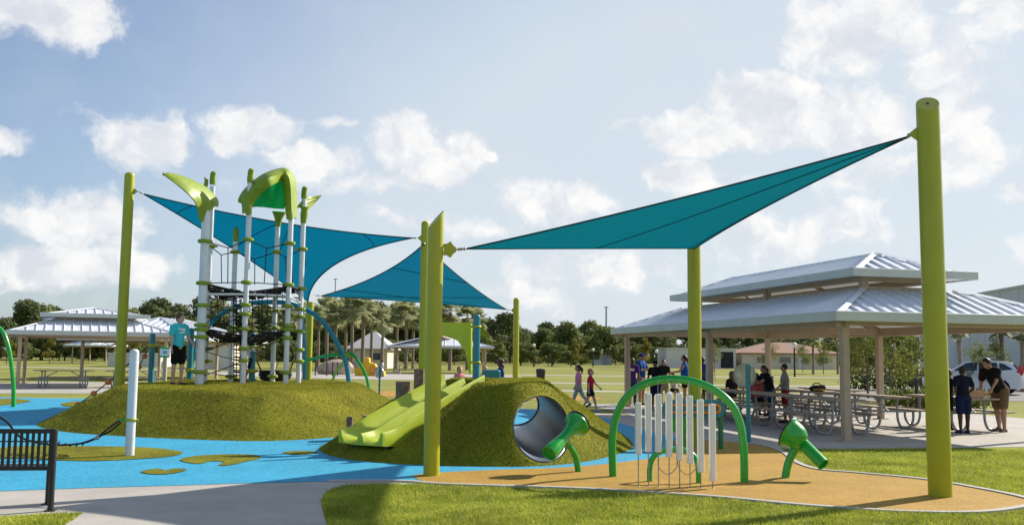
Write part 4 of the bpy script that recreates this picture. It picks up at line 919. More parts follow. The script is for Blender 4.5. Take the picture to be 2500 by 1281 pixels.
# ---------------------------------------------------------------- picnic tables
def picnic_table():
    t = thing('picnic_table', 'x', 'picnic table', (0,0,0), 0, 'grey plank picnic tables on bent tube legs')
    m = MB()
    for k in range(3): m.box(((k-1)*.25,0,.735),(.235,2.4,.04),None,.008)
    m.build('tabletop', WOODT, t)
    for s in (-1,1):
        m = MB(); m.box((s*.62,0,.435),(.25,2.4,.04),None,.008); m.build('bench', WOODT, t)
    for y in (-.85,.85):
        for s in (-1,1):
            m = MB(); m.tube(catmull([(s*.22,y,.71),(s*.22,y,.45),(s*.23,y,.22),(s*.30,y,.06),(s*.42,y,.03),(s*.55,y,.06),(s*.635,y,.2),(s*.64,y,.41)],5), .03, 10); m.build('leg', STEEL, t, smooth=True)
        m = MB(); m.box((0,y,.70),(.74,.04,.035)); m.box((0,y,.405),(1.40,.035,.035)); m.build('cross_bar', STEEL, t)
    for s in (-1,1): m = MB(); m.tube([(0,s*.85,.40),(0,s*.30,.70)], .018, 8); m.build('brace', STEEL, t, smooth=True)
    return t
tb = picnic_table(); first = True
def ptable(p, rz, label):
    global first
    if first: first = False; tb.location = p; tb.rotation_euler = (0,0,rz); tb['label'] = label; return tb
    return dup(tb, p, rz, label)
for (u, v, lab) in ((.85,2.35,'picnic table in the nearest row just behind the front pavilion post'),(.85,4.95,'middle picnic table of the row along the pavilion edge, beside the seated children'),(.85,7.55,'farthest picnic table of the row along the pavilion edge, behind the mirror post'),
    (2.95,3.75,'picnic table in the middle row close to the thick lime post'),(2.95,6.35,'middle row picnic table with a dark bag on it'),(2.95,8.95,'farthest picnic table of the middle row'),
    (4.65,2.95,'picnic table at right where the man in black leans over a box'),(4.7,8.2,'picnic table at the back right of the large pavilion')):
    ptable(pv(u,v,.006), ANG, lab)
q = D(157,900,42.6); ptable((q.x,q.y,.009), math.radians(-80), 'picnic table under the left pavilion, left of the lime post')
q = D(330,900,43.5); ptable((q.x,q.y,.009), math.radians(-80), 'picnic table under the left pavilion mostly hidden by the lime post')
q = D(1000,900,80); ptable((q.x,q.y,.0), math.radians(-88), 'far picnic table in front of the pale shelter among the palms')
# things on the tables
def on_tbl(u, v): p = pv(u, v); return V((p.x, p.y, .761))
q = on_tbl(4.45,1.95); t = thing('cardboard_box', 'brown cardboard box with a tray on the right picnic table', 'box', q, ANG)
CARD = mat('cardboard', (.42,.27,.17), .8, var=.08); m = MB(); m.box((0,0,.075),(.36,.30,.15)); m.build('carton', CARD, t); m = MB(); m.box((-.04,0,.16),(.44,.32,.018)); m.build('lid', CARD, t)
q = on_tbl(4.78,1.9); t = thing('water_bottle', 'clear water bottle beside the cardboard box', 'bottle', q)
PLAST = mat('clear_plastic', (.75,.80,.82), .1, alpha=.55); m = MB(); m.lathe([(0,.03),(.005,.034),(.06,.034),(.07,.030),(.13,.034),(.17,.03),(.20,.013),(.22,.013)], (0,0,0), (0,0,1), 16); m.build('body', PLAST, t, smooth=True)
m = MB(); m.lathe([(.07,.0345),(.12,.0345)], (0,0,0), (0,0,1), 16, False); m.build('label_band', ORBALL, t); m = MB(); m.lathe([(.215,.016),(.235,.016)], (0,0,0), (0,0,1), 12); m.build('cap', CHIME, t)
q = on_tbl(2.9,5.9); NAVY = mat('navy_fabric', (.010,.014,.045), .85, var=.2); m = MB(); m.ball((0,0,.07),(.24,.15,.09),16); m.ball((.15,.02,.10),(.10,.09,.07),12); m.tube(catmull([(-.14,0,.12),(-.1,0,.2),(.05,0,.21),(.1,0,.13)],4),.014,6)
t = thing('bag', 'dark navy and yellow bag lying on a picnic table', 'bag', q, ANG); m.build('bag_body', NAVY, t, smooth=True); m = MB(); m.box((-.05,-.13,.05),(.3,.05,.03),None,.01); m.box((.1,-.1,.03),(.2,.05,.03),None,.01); m.build('strap', YELLOW, t)
q = D(1917,905,29); t = thing('drink_cup', 'grey upright bottle standing on a far table behind the boy in grey', 'bottle', pv(2.95,9.6,.761)); m = MB(); m.lathe([(0,.045),(.18,.05),(.22,.03),(.26,.03)], (0,0,0), (0,0,1), 14); m.build('body', STEEL, t, smooth=True)
# ================================================================ FAR BUILDINGS
WALLC = mat('cream_wall', (.62,.55,.44), .8, var=.05, vs=.6); WALLW = mat('white_wall', (.60,.59,.56), .8, var=.04, vs=.5); WALLG = mat('warehouse_panel', (.60,.61,.63), .7, var=.05, vs=.3)
ROOFB = mat('brown_shingles', (.30,.17,.12), .85, var=.15, vs=5); ROOFG = mat('grey_shingles', (.40,.41,.43), .8, var=.12, vs=3); 
def building(label, px0, px1, d, h, depth, wall, roof=None, rise=0, ov=.5, rz=0., openings=(), zb=0, cat='building'):
    a = D(px0,900,d); b = D(px1,900,d); w = b.x-a.x; t = thing('building', label, cat, ((a.x+b.x)/2, d, 0), rz)
    m = MB(); m.box((0,depth/2,h/2),(w,depth,h)); m.build('wall', wall, t)
    if rise:
        m = MB(); hx, hy = w/2+ov, depth/2+ov; c = min(hx, hy)*.98; z = h
        vs = [(-hx,-ov,z),(hx,-ov,z),(hx,depth+ov,z),(-hx,depth+ov,z),(-hx+c,depth/2,z+rise),(hx-c,depth/2,z+rise)]; m.add(vs,[(0,1,5,4),(1,2,5),(2,3,4,5),(3,0,4),(3,2,1,0)]); m.box((0,depth/2,h-.06),(w+ov*1.9,depth+ov*1.9,.15)); m.build('roof', roof, t)
    else:
        m = MB(); m.box((0,depth/2,h+.08),(w+.3,depth+.3,.16)); m.build('roof_edge', roof or wall, t)
    for (nm, fx, z0_, ww, hh, mt) in openings:
        m = MB(); m.box((-w/2+fx*w,-.03,z0_+hh/2),(ww,.10,hh)); f = m.build(nm, mt, t); m = MB(); x_ = -w/2+fx*w
        for sx in (-1,1): m.box((x_+sx*(ww/2+.05),-.05,z0_+hh/2),(.1,.14,hh))
        m.box((x_,-.05,z0_+hh+.05),(ww+.2,.14,.1)); m.build('frame', WALLW, f)
    return t
building('cream park building with a pale hip roof behind the palms', 852, 945, 112, 2.3, 9, WALLC, ROOFG, 2.2, .5, 0, [('door',.3,0,1.0,2.0,WALLW),('window',.7,1,1.2,.8,GLASS)])
building('cream building with a pale double door behind the climbing tower', 498, 566, 95, 2.5, 8, WALLC, ROOFG, .0, .4, 0, [('door',.62,0,1.1,1.9,WALLW)])
building('low grey wall like building at the far side of the left field', 262, 385, 105, 1.35, 5, WALLW, WALLW)
building('flat roofed white building with a dark open bay', 1627, 1797, 150, 3.0, 9, WALLW, WALLW, 0, .3, 0, [('doorway',.87,.1,2.0,2.5,DARKOPEN),('door',.3,0,1.0,2.1,WALLC)])
building('single storey cream house with a brown hip roof', 1812, 2045, 150, 2.5, 11, WALLC, ROOFB, 1.75, .7, 0, [('window',.2,1,1.4,.9,GLASS),('window',.45,1,1.8,.9,GLASS),('door',.62,0,1.0,2.0,WALLW),('window',.85,1,1.4,.9,GLASS)], cat='house')
SHEDB = mat('blue_grey_shed', (.33,.40,.47), .6, var=.05); tt = building('small pale storage container on the far edge of the field', 1448, 1492, 190, 1.75, 3, WALLW, WALLW); m = MB(); m.box((.9,-.06,.85),(1.9,.1,1.5)); m.build('door', SHEDB, tt); m = MB(); m.box((1.95,-.08,.85),(.12,.1,1.6)); m.build('orange_post', ORANGE, tt)
# warehouse receding to the left
w0 = D(2600,900,62); t = thing('warehouse', 'huge plain light grey warehouse wall behind the parked white car', 'warehouse', (w0.x,62,0)); far = D(2246,900,92)
dv = V((far.x-w0.x, 30, 0)); L_ = dv.length; R_ = Matrix.Rotation(math.atan2(dv.y,dv.x),3,'Z'); m = MB(); m.box(R_ @ V((L_/2,-12,3.45)),(L_,24,6.9),R_); m.build('wall', WALLG, t)
m = MB(); m.box(R_ @ V((L_/2,-12,6.95)),(L_+.2,24.2,.18),R_)
m.build('parapet', WALLW, t); m = MB()
for k in range(1,9): m.box(R_ @ V((L_*k/9,.02,3.4)),(.06,.05,6.7),R_)
m.build('panel_joints', WALLG, t)
# ---------------------------------------------------------------- car
def car(label, loc, rz, paint):
    t = thing('parked_car', label, 'car', loc, rz); Lc, Wc = 4.5, 1.82     # front at -x, wheels on z 0
    low = [(-2.24,.42),(-2.22,.68),(-2.05,.86),(-1.25,1.00),(-.95,1.05),(1.95,1.10),(2.18,1.04),(2.25,.80),(2.25,.45),(2.12,.30),(1.78,.28),(1.74,.50),(1.58,.68),(1.35,.74),(1.12,.68),(.96,.50),(.92,.26),(-.92,.26),(-.96,.50),(-1.12,.68),(-1.35,.74),(-1.58,.68),(-1.74,.50),(-1.78,.28),(-2.1,.3)]
    RX = Matrix(((1,0,0),(0,0,1),(0,1,0)))    # profile x,z -> extrude along y
    def ext(m, prof, y0, y1, tap=0., zc=.0):
        n = len(prof); ring = []
        for (y, s) in ((y0, tap), (y0+.10, 0), (y1-.10, 0), (y1, tap)): ring += [V((x*(1-s*.04), y, z - (s*.5*(z-zc)*.12 if z > zc else 0))) for x, z in prof]
        fs = [tuple(range(n)), tuple(3*n+k for k in range(n-1,-1,-1))]
        for r in range(3): fs += [(r*n+k, (r+1)*n+k, (r+1)*n+(k+1)%n, r*n+(k+1)%n) for k in range(n)]
        m.add(ring, fs)
    m = MB(); ext(m, low, -Wc/2, Wc/2, 1.0, .8); m.build('body', paint, t, smooth=True, auto=35)
    cab = [(-1.05,1.03),(-.25,1.55),(.2,1.62),(1.3,1.60),(1.75,1.50),(2.12,1.08)]; m = MB(); vs = []
    n = len(cab)
    for y in (-Wc/2+.03, Wc/2-.03):
        for x, z in cab: k = (z-1.03)/.6; vs.append(V((x, y*(1-.20*k), z)))
    m.add(vs, [tuple(range(n)), tuple(range(2*n-1,n-1,-1))]+[(i,n+i,n+(i+1)%n,(i+1)%n) for i in range(n)]); m.build('cabin', paint, t, smooth=True, auto=30)
    for sy in (-1,1):
        def S_(x, z, o=.012): k = (z-1.03)/.6; return V((x, sy*((Wc/2-.03)*(1-.20*k)+o), z))
        for nm, P in (('side_window',[(-.80,1.10),(-.20,1.48),(.28,1.53),(.28,1.12)]),('side_window',[(.36,1.12),(.36,1.53),(1.15,1.51),(1.20,1.13)]),('side_window',[(1.28,1.14),(1.24,1.50),(1.45,1.46),(1.85,1.20)])):
            m = MB(); Q = [S_(x,z) for x,z in P]; Q2 = [q-V((0,sy*.02,0)) for q in Q]; k=4; m.add(Q+Q2,[tuple(range(k)),tuple(range(2*k-1,k-1,-1))]+[(i,k+i,k+(i+1)%k,(i+1)%k) for i in range(k)]); m.build(nm, GLASS, t)
        m = MB(); Q = [(1.98,1.06),(2.12,1.44),(2.20,1.40),(2.26,1.15),(2.26,.95),(1.75,.90),(1.80,.98),(2.08,1.08)]; k = len(Q); Q = [V((x,sy*(Wc/2-.02-.06*(z-.9)),z)) for x,z in Q]; Q2 = [q-V((0,sy*.14,0)) for q in Q]; m.add(Q+Q2,[tuple(range(k)),tuple(range(2*k-1,k-1,-1))]+[(i,k+i,k+(i+1)%k,(i+1)%k) for i in range(k)]); m.build('taillight', REDL, t)
        m = MB(); m.ball((-2.08,sy*.68,.74),(.16,.16,.08),12); m.build('headlight', CHIME, t, smooth=True)
        m = MB(); m.ball((-.78,sy*.98,1.10),(.09,.10,.07),10); m.build('side_mirror', paint, t, smooth=True)
        for x in (-1.35,1.35):
            m = MB(); m.lathe([(-.10,.24),(-.11,.30),(-.09,.345),(.09,.345),(.11,.30),(.10,.24)], (x,sy*.80,.345),(0,1,0),24); w = m.build('wheel', RUBBER, t, smooth=True)
            m = MB(); m.lathe([(0,.06),(.01,.22),(.03,.235)], (x,sy*.905,.345),(0,sy,0),20)
            for a in range(5): th = a*2*PI/5; m.box((x+.11*math.cos(th),sy*.918,.345+.11*math.sin(th)),(.20,.02,.05),Matrix.Rotation(-th,3,'Y'))
            m.build('rim', STEEL, w)
    m = MB(); m.add([V((1.80,-.66,1.49)),V((1.80,.66,1.49)),V((2.13,.78,1.12)),V((2.13,-.78,1.12)),V((1.78,-.66,1.46)),V((1.78,.66,1.46)),V((2.10,.78,1.10)),V((2.10,-.78,1.10))],[(0,1,2,3),(7,6,5,4),(0,4,5,1),(1,5,6,2),(2,6,7,3),(3,7,4,0)]); o = m.build('rear_window', GLASS, t); o.location = (.03,0,.02)
    return t
q = D(2380,960,47.0); car('white parked car with red taillights behind the man in black', (q.x,47.0,.012), math.radians(-36), CARW)
q = D(2600,960,52.0); car('second parked car, mostly hidden behind the white one at the right edge', (q.x,52.0,.012), math.radians(8), mat('slate_car_paint', (.10,.13,.17), .25, coat=.7))
# parking pad
sheet('parking_lot', [V((13,37.5,0)),V((60,43,0)),V((60,60,0)),V((15,54,0))], .012, mat('asphalt',(.16,.155,.15),.9,var=.1,vs=20))
# ================================================================ TREES
def leafmat(n, c, c2, tr=.35, vs=.6): m = mat(n, c, .65, col2=c2, vs=vs, trans=tr, spec=.25, obj=True, sharp=(.3,.7)); return m
BARK = mat('bark', (.13,.10,.075), .9, var=.3, vs=9, bump=.5, bs=30)
LF = [leafmat('oak_leaves', (.055,.075,.028), (.21,.235,.09), .3), leafmat('mid_green_leaves', (.08,.105,.03), (.25,.28,.085), .35), leafmat('yellow_green_leaves', (.14,.13,.02), (.30,.27,.06), .4, 1.2), leafmat('young_tree_leaves', (.07,.09,.015), (.22,.24,.055), .45, 2.5), leafmat('pine_needles', (.012,.022,.008), (.045,.062,.02), .25)]
def crown(nleaf, blobs, size, seed):
    r = np.random.default_rng(seed); C_ = np.array([b[:3] for b in blobs]); Rr = np.array([b[3] for b in blobs]); w = Rr**2; w /= w.sum()
    i = r.choice(len(blobs), nleaf, p=w); u = r.normal(size=(nleaf,3)); u /= np.linalg.norm(u,axis=1)[:,None]; rad = Rr[i]*(r.uniform(.35,1.0,nleaf)**.45)*(1+.12*r.normal(size=nleaf))
    P = C_[i]+u*rad[:,None]*np.array([1,1,.8]); n = u+r.normal(size=(nleaf,3))*.7; n /= np.linalg.norm(n,axis=1)[:,None]
    a = np.cross(n, r.normal(size=(nleaf,3))); a /= np.linalg.norm(a,axis=1)[:,None]; b = np.cross(n,a); s = size*r.uniform(.6,1.3,nleaf)[:,None]
    return np.stack([P-a*s, P-b*s*.55, P+a*s, P+b*s*.55],1)
def tree_proto(name, label, cat, H, Wd, leaves, size, m, seed, trunk=.18, base=.25, loc=(0,0,0), group=None, nb=16, limb=5):
    r = random.Random(seed); t = thing(name, label, cat, loc, 0, group); bl = []
    for k in range(nb):
        th = r.uniform(0,2*PI); z = H*(base+.1+(.86-base)*r.random()); zz = (z/H-base)/(1-base); rad = Wd*(1-abs(zz-.42)**1.5*1.5)*r.uniform(.25,.85); rad = max(rad,.05*Wd)
        bl.append((math.cos(th)*rad, math.sin(th)*rad, z, Wd*r.uniform(.22,.42)))
    bl.append((0,0,H*.72,Wd*.45)); arr_mesh('crown', crown(leaves, bl, size, seed), 4, m, t)
    mb = MB(); top = H*.7; mb.tube(catmull([(0,0,-.1),(trunk*.3,0,H*.15),(-trunk*.3,trunk*.3,H*.4),(0,0,top)],4), [trunk*(1.25-1.0*i/12) for i in range(13)], 8)
    for k in range(limb): b = bl[k]; z = H*r.uniform(base*.8,.5); mb.tube([(0,0,z),(b[0]*.5,b[1]*.5,(z+b[2])/2+.1),(b[0],b[1],b[2])],[trunk*.45,trunk*.3,trunk*.1],6)
    mb.build('trunk', BARK, t, smooth=True); return t
protos = [tree_proto('oak_tree','x','tree',11,5.2,5200,.32,LF[0],11,base=.10), tree_proto('oak_tree','x','tree',10,5.8,5200,.34,LF[1],12,base=.08), tree_proto('broad_tree','x','tree',12,4.6,4800,.32,LF[0],13,base=.12,nb=20), tree_proto('broad_tree','x','tree',8,4.4,4200,.30,LF[1],14,base=.04), tree_proto('pine_tree','x','tree',14,3.8,4000,.30,LF[4],15,base=.45)]
used = [False]*5; rr = random.Random(5)
words = ['dark round oak','mid green spreading oak','tall dark broadleaf tree','low bushy green tree','tall dark pine']
def place_tree(k, px, d, ht, label):
    q = D(px, 880, d); base_h = (11,10,12,8,14)[k]; s = ht/base_h; loc = (q.x, d, 0); rz = rr.uniform(0,6.28)
    if not used[k]: used[k] = True; o = protos[k]; o.location = loc; o.rotation_euler = (0,0,rz); o.scale = (s,s,s)
    else: o = dup(protos[k], loc, rz, scale=(s*rr.uniform(1.05,1.6),s*rr.uniform(1.0,1.4),s))
    o['label'] = label; o['group'] = 'trees along the far edge of the field'; return o
def tops(px):     # how high the tree line reaches, as a height above eye level in source rows
    K = [(-200,90),(0,80),(60,110),(110,104),(160,85),(240,85),(320,100),(380,110),(440,122),(520,122),(600,112),(700,100),(800,108),(850,125),(900,98),(945,118),(1000,112),(1100,105),(1180,85),(1215,97),(1250,88),(1290,62),(1330,78),(1400,98),(1440,80),(1500,76),(1560,66),(1700,66),(1800,68),(1900,62),(2040,60),(2150,70),(2300,70),(2500,80),(2700,80)]
    for a, b in zip(K, K[1:]):
        if a[0] <= px <= b[0]: return a[1]+(b[1]-a[1])*(px-a[0])/(b[0]-a[0])
    return 80
px = -130; i = 0
marks = [(0,'behind the left pavilion'),(300,'left of the lime post'),(480,'behind the woman and tower'),(760,'behind the climbing tower'),(1060,'behind the palms'),(1290,'behind the short rear post'),(1480,'left of the tall light mast'),(1700,'behind the pavilion at center right'),(1960,'behind the brown roofed house'),(2300,'behind the large pavilion'),(9999,'far right behind the warehouse')]
cnt = {}
while px < 2300:
    d = rr.uniform(185, 235); ht = 1.6+tops(px)*d/F*rr.uniform(.80,1.06); k = rr.choice([0,0,1,2,0]) if px < 1290 or px > 1500 else rr.choice([1,0,3,1])
    if ht > 12 and rr.random() < .3: k = 4
    if 60 < px < 330: d = rr.uniform(165,185); ht = 1.6+tops(px)*d/F
    mk_ = [m_[1] for m_ in marks if px < m_[0]] 
    place_tree(k, px, d, ht*1.02, words[k]+' in the far tree line '+(mk_[0] if mk_ else marks[-1][1]))
    px += rr.uniform(16, 46); i += 1
# lower, nearer bushes under the tree line
px = -100
while px < 2280:
    d = rr.uniform(150,170); mk_ = [m_[1] for m_ in marks if px < m_[0]][0]
    if not (1600 < px < 2060) and not (150 < px < 270) and not(1440<px<1500): place_tree(3, px, d, 1.6+rr.uniform(14,42)*d/F, 'small bushy shrub at the foot of the tree line '+mk_)
    px += rr.uniform(34,60)
# continuous undergrowth closing the far edge
bl = [(x*1.0, 245+10*math.sin(x), 1.5, 3.4) for x in range(-150,150,4)]
arr = crown(26000, bl, .55, 77); uo = arr_mesh('undergrowth', arr, 4, LF[0]); tag(uo, 'dark undergrowth filling the far edge behind the trees', 'undergrowth', kind='stuff')
# young trees
yt = tree_proto('young_tree','x','tree',3.4,1.25,2600,.055,LF[3],31,trunk=.045,base=.22,nb=14,limb=8); 
yl = [(2172,34,3.4,'leafy young tree between the right pavilion posts'),(2118,40,3.3,'thin young tree just left of the leafy one behind the pavilion'),(2240,37,2.6,'young tree half hidden by the thick right lime post'),(2395,46,2.4,'sparse young tree against the warehouse wall right of the thick lime post'),(2440,52,2.8,'bright green young tree beside the right palm'),
      (1745,110,3.0,'small young tree in front of the white building'),(1880,120,3.6,'small young tree in front of the brown roofed house'),(1960,118,3.4,'second small young tree in front of the brown roofed house'),(2010,105,3.4,'young tree at the right end of the brown roofed house'),(2080,90,3.6,'young tree behind the front pavilion post')]
for j, (px, d, h, lab) in enumerate(yl):
    q = D(px,900,d); s = h/3.4
    if j == 0: o = yt; o.location = (q.x,d,0); o.scale = (s,s,s)
    else: o = dup(yt, (q.x,d,0), rr.uniform(0,6), scale=s)
    o['label'] = lab; o['group'] = 'young trees'
ytl = tree_proto('yellow_tree','x','tree',4.5,1.3,1500,.14,LF[2],41,trunk=.07,base=.1,nb=10)
for j, (px, d, h, lab) in enumerate([(1405,150,4.2,'yellowing young tree on the field edge above the girl in pink'),(1338,158,3.6,'yellow green young tree left of the other yellow one'),(1302,162,3.4,'small olive young tree near the short rear post'),(1578,120,4.0,'bright yellow young tree behind the man in the blue cap'),(120,120,3.6,'small tree framed by the left pavilion'),(15,118,3.6,'small tree at the far left edge'),(330,110,3.5,'small tree right of the tiny pavilion')]):
    q = D(px,900,d); s = h/4.5
    if j == 0: o = ytl; o.location = (q.x,d,0); o.scale = (s,s,s)
    else: o = dup(ytl, (q.x,d,0), rr.uniform(0,6), scale=s)
    o['label'] = lab; o['group'] = 'yellowing young trees'
hb = MB(); 
bl = [(12.3+k*.4, 31+k*.1, .35, .45) for k in range(9)]; ho = arr_mesh('hedge', crown(5000, bl, .05, 5), 4, LF[3]); tag(ho, 'low green hedge behind the large pavilion', 'hedge')
bl = [(18+k*.9, 50+k*.25, .6, .8) for k in range(22)]; ho = arr_mesh('hedge', crown(6000, bl, .12, 6), 4, LF[0]); tag(ho, 'dark clipped hedge along the warehouse wall', 'hedge')
# palms
PALM = leafmat('palm_fronds', (.22,.25,.11), (.46,.47,.27), .45, 1.5)
PTR = mat('palm_trunk', (.22,.17,.13), .9, var=.3, vs=6, bump=.5, bs=12)
def palm_proto(H, seed, nf=34, fl=1.9, r0=.17):
    r = random.Random(seed); t = thing('palm_tree','x','palm',(0,0,0),0,'sabal palms'); mb = MB()
    mb.tube([(0,0,-.1),(.05,0,H*.3),(0,.05,H*.7),(0,0,H*.93)],[r0*1.2,r0,r0*.95,r0*1.25],10); mb.build('trunk', PTR, t, smooth=True); Q = []
    for k in range(nf):
        az = r.uniform(0,2*PI); e0 = r.uniform(-.9,1.45); L_ = fl*r.uniform(.75,1.1); d0 = V((math.cos(az)*math.cos(e0), math.sin(az)*math.cos(e0), math.sin(e0))); side = V((-math.sin(az),math.cos(az),0)); base = V((0,0,H*.95))
        hub = base + d0*L_*.5
        Q.append([base-side*.03, base+side*.03, hub+side*.03, hub-side*.03])
        for j in range(15):
            a = (j-7)/7*1.75; dr = (d0*math.cos(a)+side*math.sin(a)).normalized(); ll = L_*.55*(1-.25*abs(a)/1.75)*r.uniform(.85,1.1); mid = hub+dr*ll*.6; tip = hub+dr*ll+V((0,0,-.18*ll*r.uniform(.4,1.6))); w = dr.cross(d0.cross(side)).normalized()*.085
            Q.append([hub, mid-w, tip, mid+w])
    arr_mesh('crown', np.array([[tuple(p) for p in q] for q in Q]), 4, PALM, t); return t
pp = [palm_proto(7.5,1,44,2.1,.2), palm_proto(6.5,2,40,2.0,.19), palm_proto(3.6,3,22,.8,.11)]; pu = [False]*3
def palm(k, px, d, ht, label, grp='sabal palms behind the slide'):
    q = D(px,890,d); s = ht/(7.5,6.5,3.6)[k]; 
    if not pu[k]: pu[k] = True; o = pp[k]; o.location = (q.x,d,0); o.scale = (s,s,s)
    else: o = dup(pp[k], (q.x,d,0), rr.uniform(0,6), scale=s)
    o['label'] = label; o['group'] = grp
for j, (px, yt_, d, lab) in enumerate([(775,770,98,'palm just right of the lime post behind the tower'),(795,752,105,'second palm right of the lime post behind the tower'),(818,760,96,'palm above the teal arch foot'),(843,764,110,'palm left of the tallest palm'),(858,748,95,'palm standing above the rocks'),(884,746,92,'tallest palm left of the yellow play structure'),(905,762,104,'palm directly behind the yellow play structure'),(932,775,90,'short full palm right of the yellow play structure'),(968,762,108,'palm left of the pale shelter'),(990,757,100,'palm over the pale shelter roof'),(1008,770,112,'palm left of the slanted lime post'),(1060,758,104,'palm hidden behind the slanted lime post'),(1098,752,102,'palm above the slide hood'),(1140,763,106,'palm right of the slide hood'),(1165,772,112,'last palm before the dark trees on the right'),(700,775,108,'palm between the two right tower posts'),(735,765,112,'palm left of the lime post behind the tower'),(600,790,112,'palm seen through the tower middle')]):
    palm(j%2, px, d, 1.6+(864-yt_)*d/F, lab)
for (px, yt_, d, lab) in ((2344,798,48,'slim palm against the warehouse wall right of the thick lime post'),(2446,797,52,'slim palm against the warehouse near the right edge'),(2497,805,50,'slim palm cut by the right edge of the photo')): palm(2, px, d, 1.6+(880-yt_)*d/F, lab, 'slim palms along the warehouse')
palm(1, 1985, 100, 1.6+55*100/F, 'palm behind the right end of the brown roofed house'); palm(1, 2045, 104, 1.6+50*104/F, 'palm left of the front pavilion post')
# ================================================================ SMALL FAR THINGS
def mast(px, yt_, d, r, label, lamp=False):
    q = D(px,900,d); h = D(px,yt_,d).z; t = thing('street_lamp' if lamp else 'light_mast', label, 'lamp' if lamp else 'light mast', (q.x,d,0)); m = MB(); m.tube([(0,0,0),(0,0,h)],[r,r*.7],8); m.build('pole', BLACK if lamp else STEEL, t, smooth=True)
    m = MB()
    if lamp: m.ball((0,0,h),(.22,.22,.26),12); m.build('globe', CHIME, t, smooth=True)
    else: m.box((0,0,h-.1),(.9,.12,.15)); m.build('lamp_head', STEEL, t)
for px, yt_, d, r, lab in ((1480,748,190,.22,'tall pale light mast rising from the far tree line'),(813,680,200,.16,'thin tall mast above the palms right of the tower'),(995,732,210,.14,'thin mast above the palms left of the slanted post'),(1098,738,215,.14,'thin mast above the palms right of the slanted post')): mast(px,yt_,d,r,lab)
for px, yt_, d, lab in ((1303,842,140,'white globe lamp on the field edge above the tunnel mound'),(1448,853,150,'white globe lamp on the field edge above the girl in red'),(1603,857,130,'white globe lamp behind the man in the blue cap'),(1940,842,85,'black lamp post with white globe before the brown roofed house')): mast(px,yt_,d,.09,lab,True)
b = D(1320,925,60); t = thing('trash_can', 'dark slatted trash can standing in the field behind the tunnel mound', 'trash can', (b.x,60,0)); m = MB(); m.lathe([(0,.20),(.05,.24),(.70,.30),(.72,.31),(.76,.30)],(0,0,.02),(0,0,1),20); m.build('body', BLACK, t, smooth=True); m = MB(); m.lathe([(.78,.31),(.82,.27),(.84,.12)],(0,0,0),(0,0,1),20); m.build('lid', BLACK, t, smooth=True)
b = D(1765,915,38); t = thing('trash_can', 'dark grey box bin behind the girl at the pavilion', 'trash can', (b.x,32,0)); m = MB(); m.box((0,0,.5),(.6,.5,.95),None,.03); m.build('body', BLACK, t); m = MB(); m.box((0,0,1.0),(.64,.54,.05),None,.02); m.build('lid', BLACK, t)
# rocks, yellow play structure, fence and swing seats
for px, d, s in ((800,78,1.1),(822,76,1.5),(842,79,1.0)):
    q = D(px,900,d); m = MB(); m.ball((0,0,.3*s),(.9*s,.6*s,.5*s),14)
    m.v = [tuple(V(p)*(1+.18*mnoise.noise(V(p)*1.7+V((px,0,0))))) for p in m.v]
    o = m.build('boulder', mat('boulder_stone%d'%px,(.40,.31,.24),.9,var=.25,vs=4), None, smooth=True, auto=30); o.location = (q.x,d,0); tag(o, {800:'left tan boulder behind the teal arch',822:'largest tan boulder behind the teal arch',842:'right tan boulder behind the teal arch'}[px], 'boulder', 'tan boulders')
q = D(905,900,72); t = thing('play_structure', 'small yellow sculpted slide play structure in front of the cream building', 'play structure', (q.x,72,0)); m = MB(); P = [(-1.1,0),(1.1,0),(1.05,.35),(.6,.5),(.35,.9),(-.05,1.0),(-.1,1.35),(-.35,1.4),(-.5,.95),(-.85,.9),(-.8,.6),(-1.2,.55)]; m.prism(P, .9, Matrix(((1,0,0),(0,0,1),(0,1,0))), (0,-.45,.0)); m.build('body', YELLOW, t); m = MB(); m.box((.3,-.5,.45),(.5,.06,.5),Matrix.Rotation(.4,3,'Y'),.02); m.build('step_panel', ORANGE, t)
for j, px in enumerate((770,798,812,824)):
    q = D(px,900,70); m = MB(); m.tube([(0,0,0),(0,0,1.5 if j < 2 else 1.0)], .045, 6); o = m.build('fence_post', BLACK); o.location = (q.x,70,0); tag(o, ['black fence post nearest the lime post','second black fence post from the lime post','third black fence post, shorter','fourth black fence post by the boulders'][j], 'fence post', 'black fence posts of the far playground')
q = D(672,915,27.2); t = thing('basket_swing', 'black and teal basket seat seen between the rear tower posts', 'swing seat', (q.x,27.2,hA(q.x,27.2))); m = MB()
m.lathe([(0,.25),(.05,.42),(.28,.46),(.30,.44),(.10,.38),(.06,.2)],(0,0,0),(0,0,1),22); m.build('basket', ROPE, t, smooth=True); m = MB()
for a in (0,1.6,3.1,4.7): m.ball((.40*math.cos(a),.40*math.sin(a),.18),(.09,.09,.06),8)
m.build('teal_grip', TEAL, t, smooth=True); m = MB(); m.tube([(-.4,0,.28),(-.55,0,.6)],.02,6); m.tube([(.4,0,.28),(.5,0,.55)],.02,6); m.build('rope', ROPE, t)
q = D(403,862,33); t = thing('notice_sign', 'small white sign with green borders on a post left of the woman', 'sign', (q.x,33,0)); m = MB(); m.box((0,0,1.6),(.34,.03,.36)); m.build('sign_panel', CHIME, t); m = MB(); m.box((0,-.018,1.75),(.34,.006,.06)); m.box((0,-.018,1.45),(.34,.006,.06)); m.build('green_border', GREEN, t); m = MB(); m.box((0,-.018,1.6),(.14,.006,.10),None); m.build('symbol', STEEL, t); m = MB(); m.box((0,.05,.9),(.13,.1,1.8),None,.01); m.build('post', BEIGE, t)
q = D(1750,900,70); t = thing('folding_ladder', 'thin wooden stepladder shape standing in the far field', 'ladder', (q.x-.5,70,0)); m = MB()
for sx in (-1,1):
    for sy in (-1,1): m.tube([(sx*.3,sy*.45,0),(sx*.16,sy*.03,1.7)],.03,6)
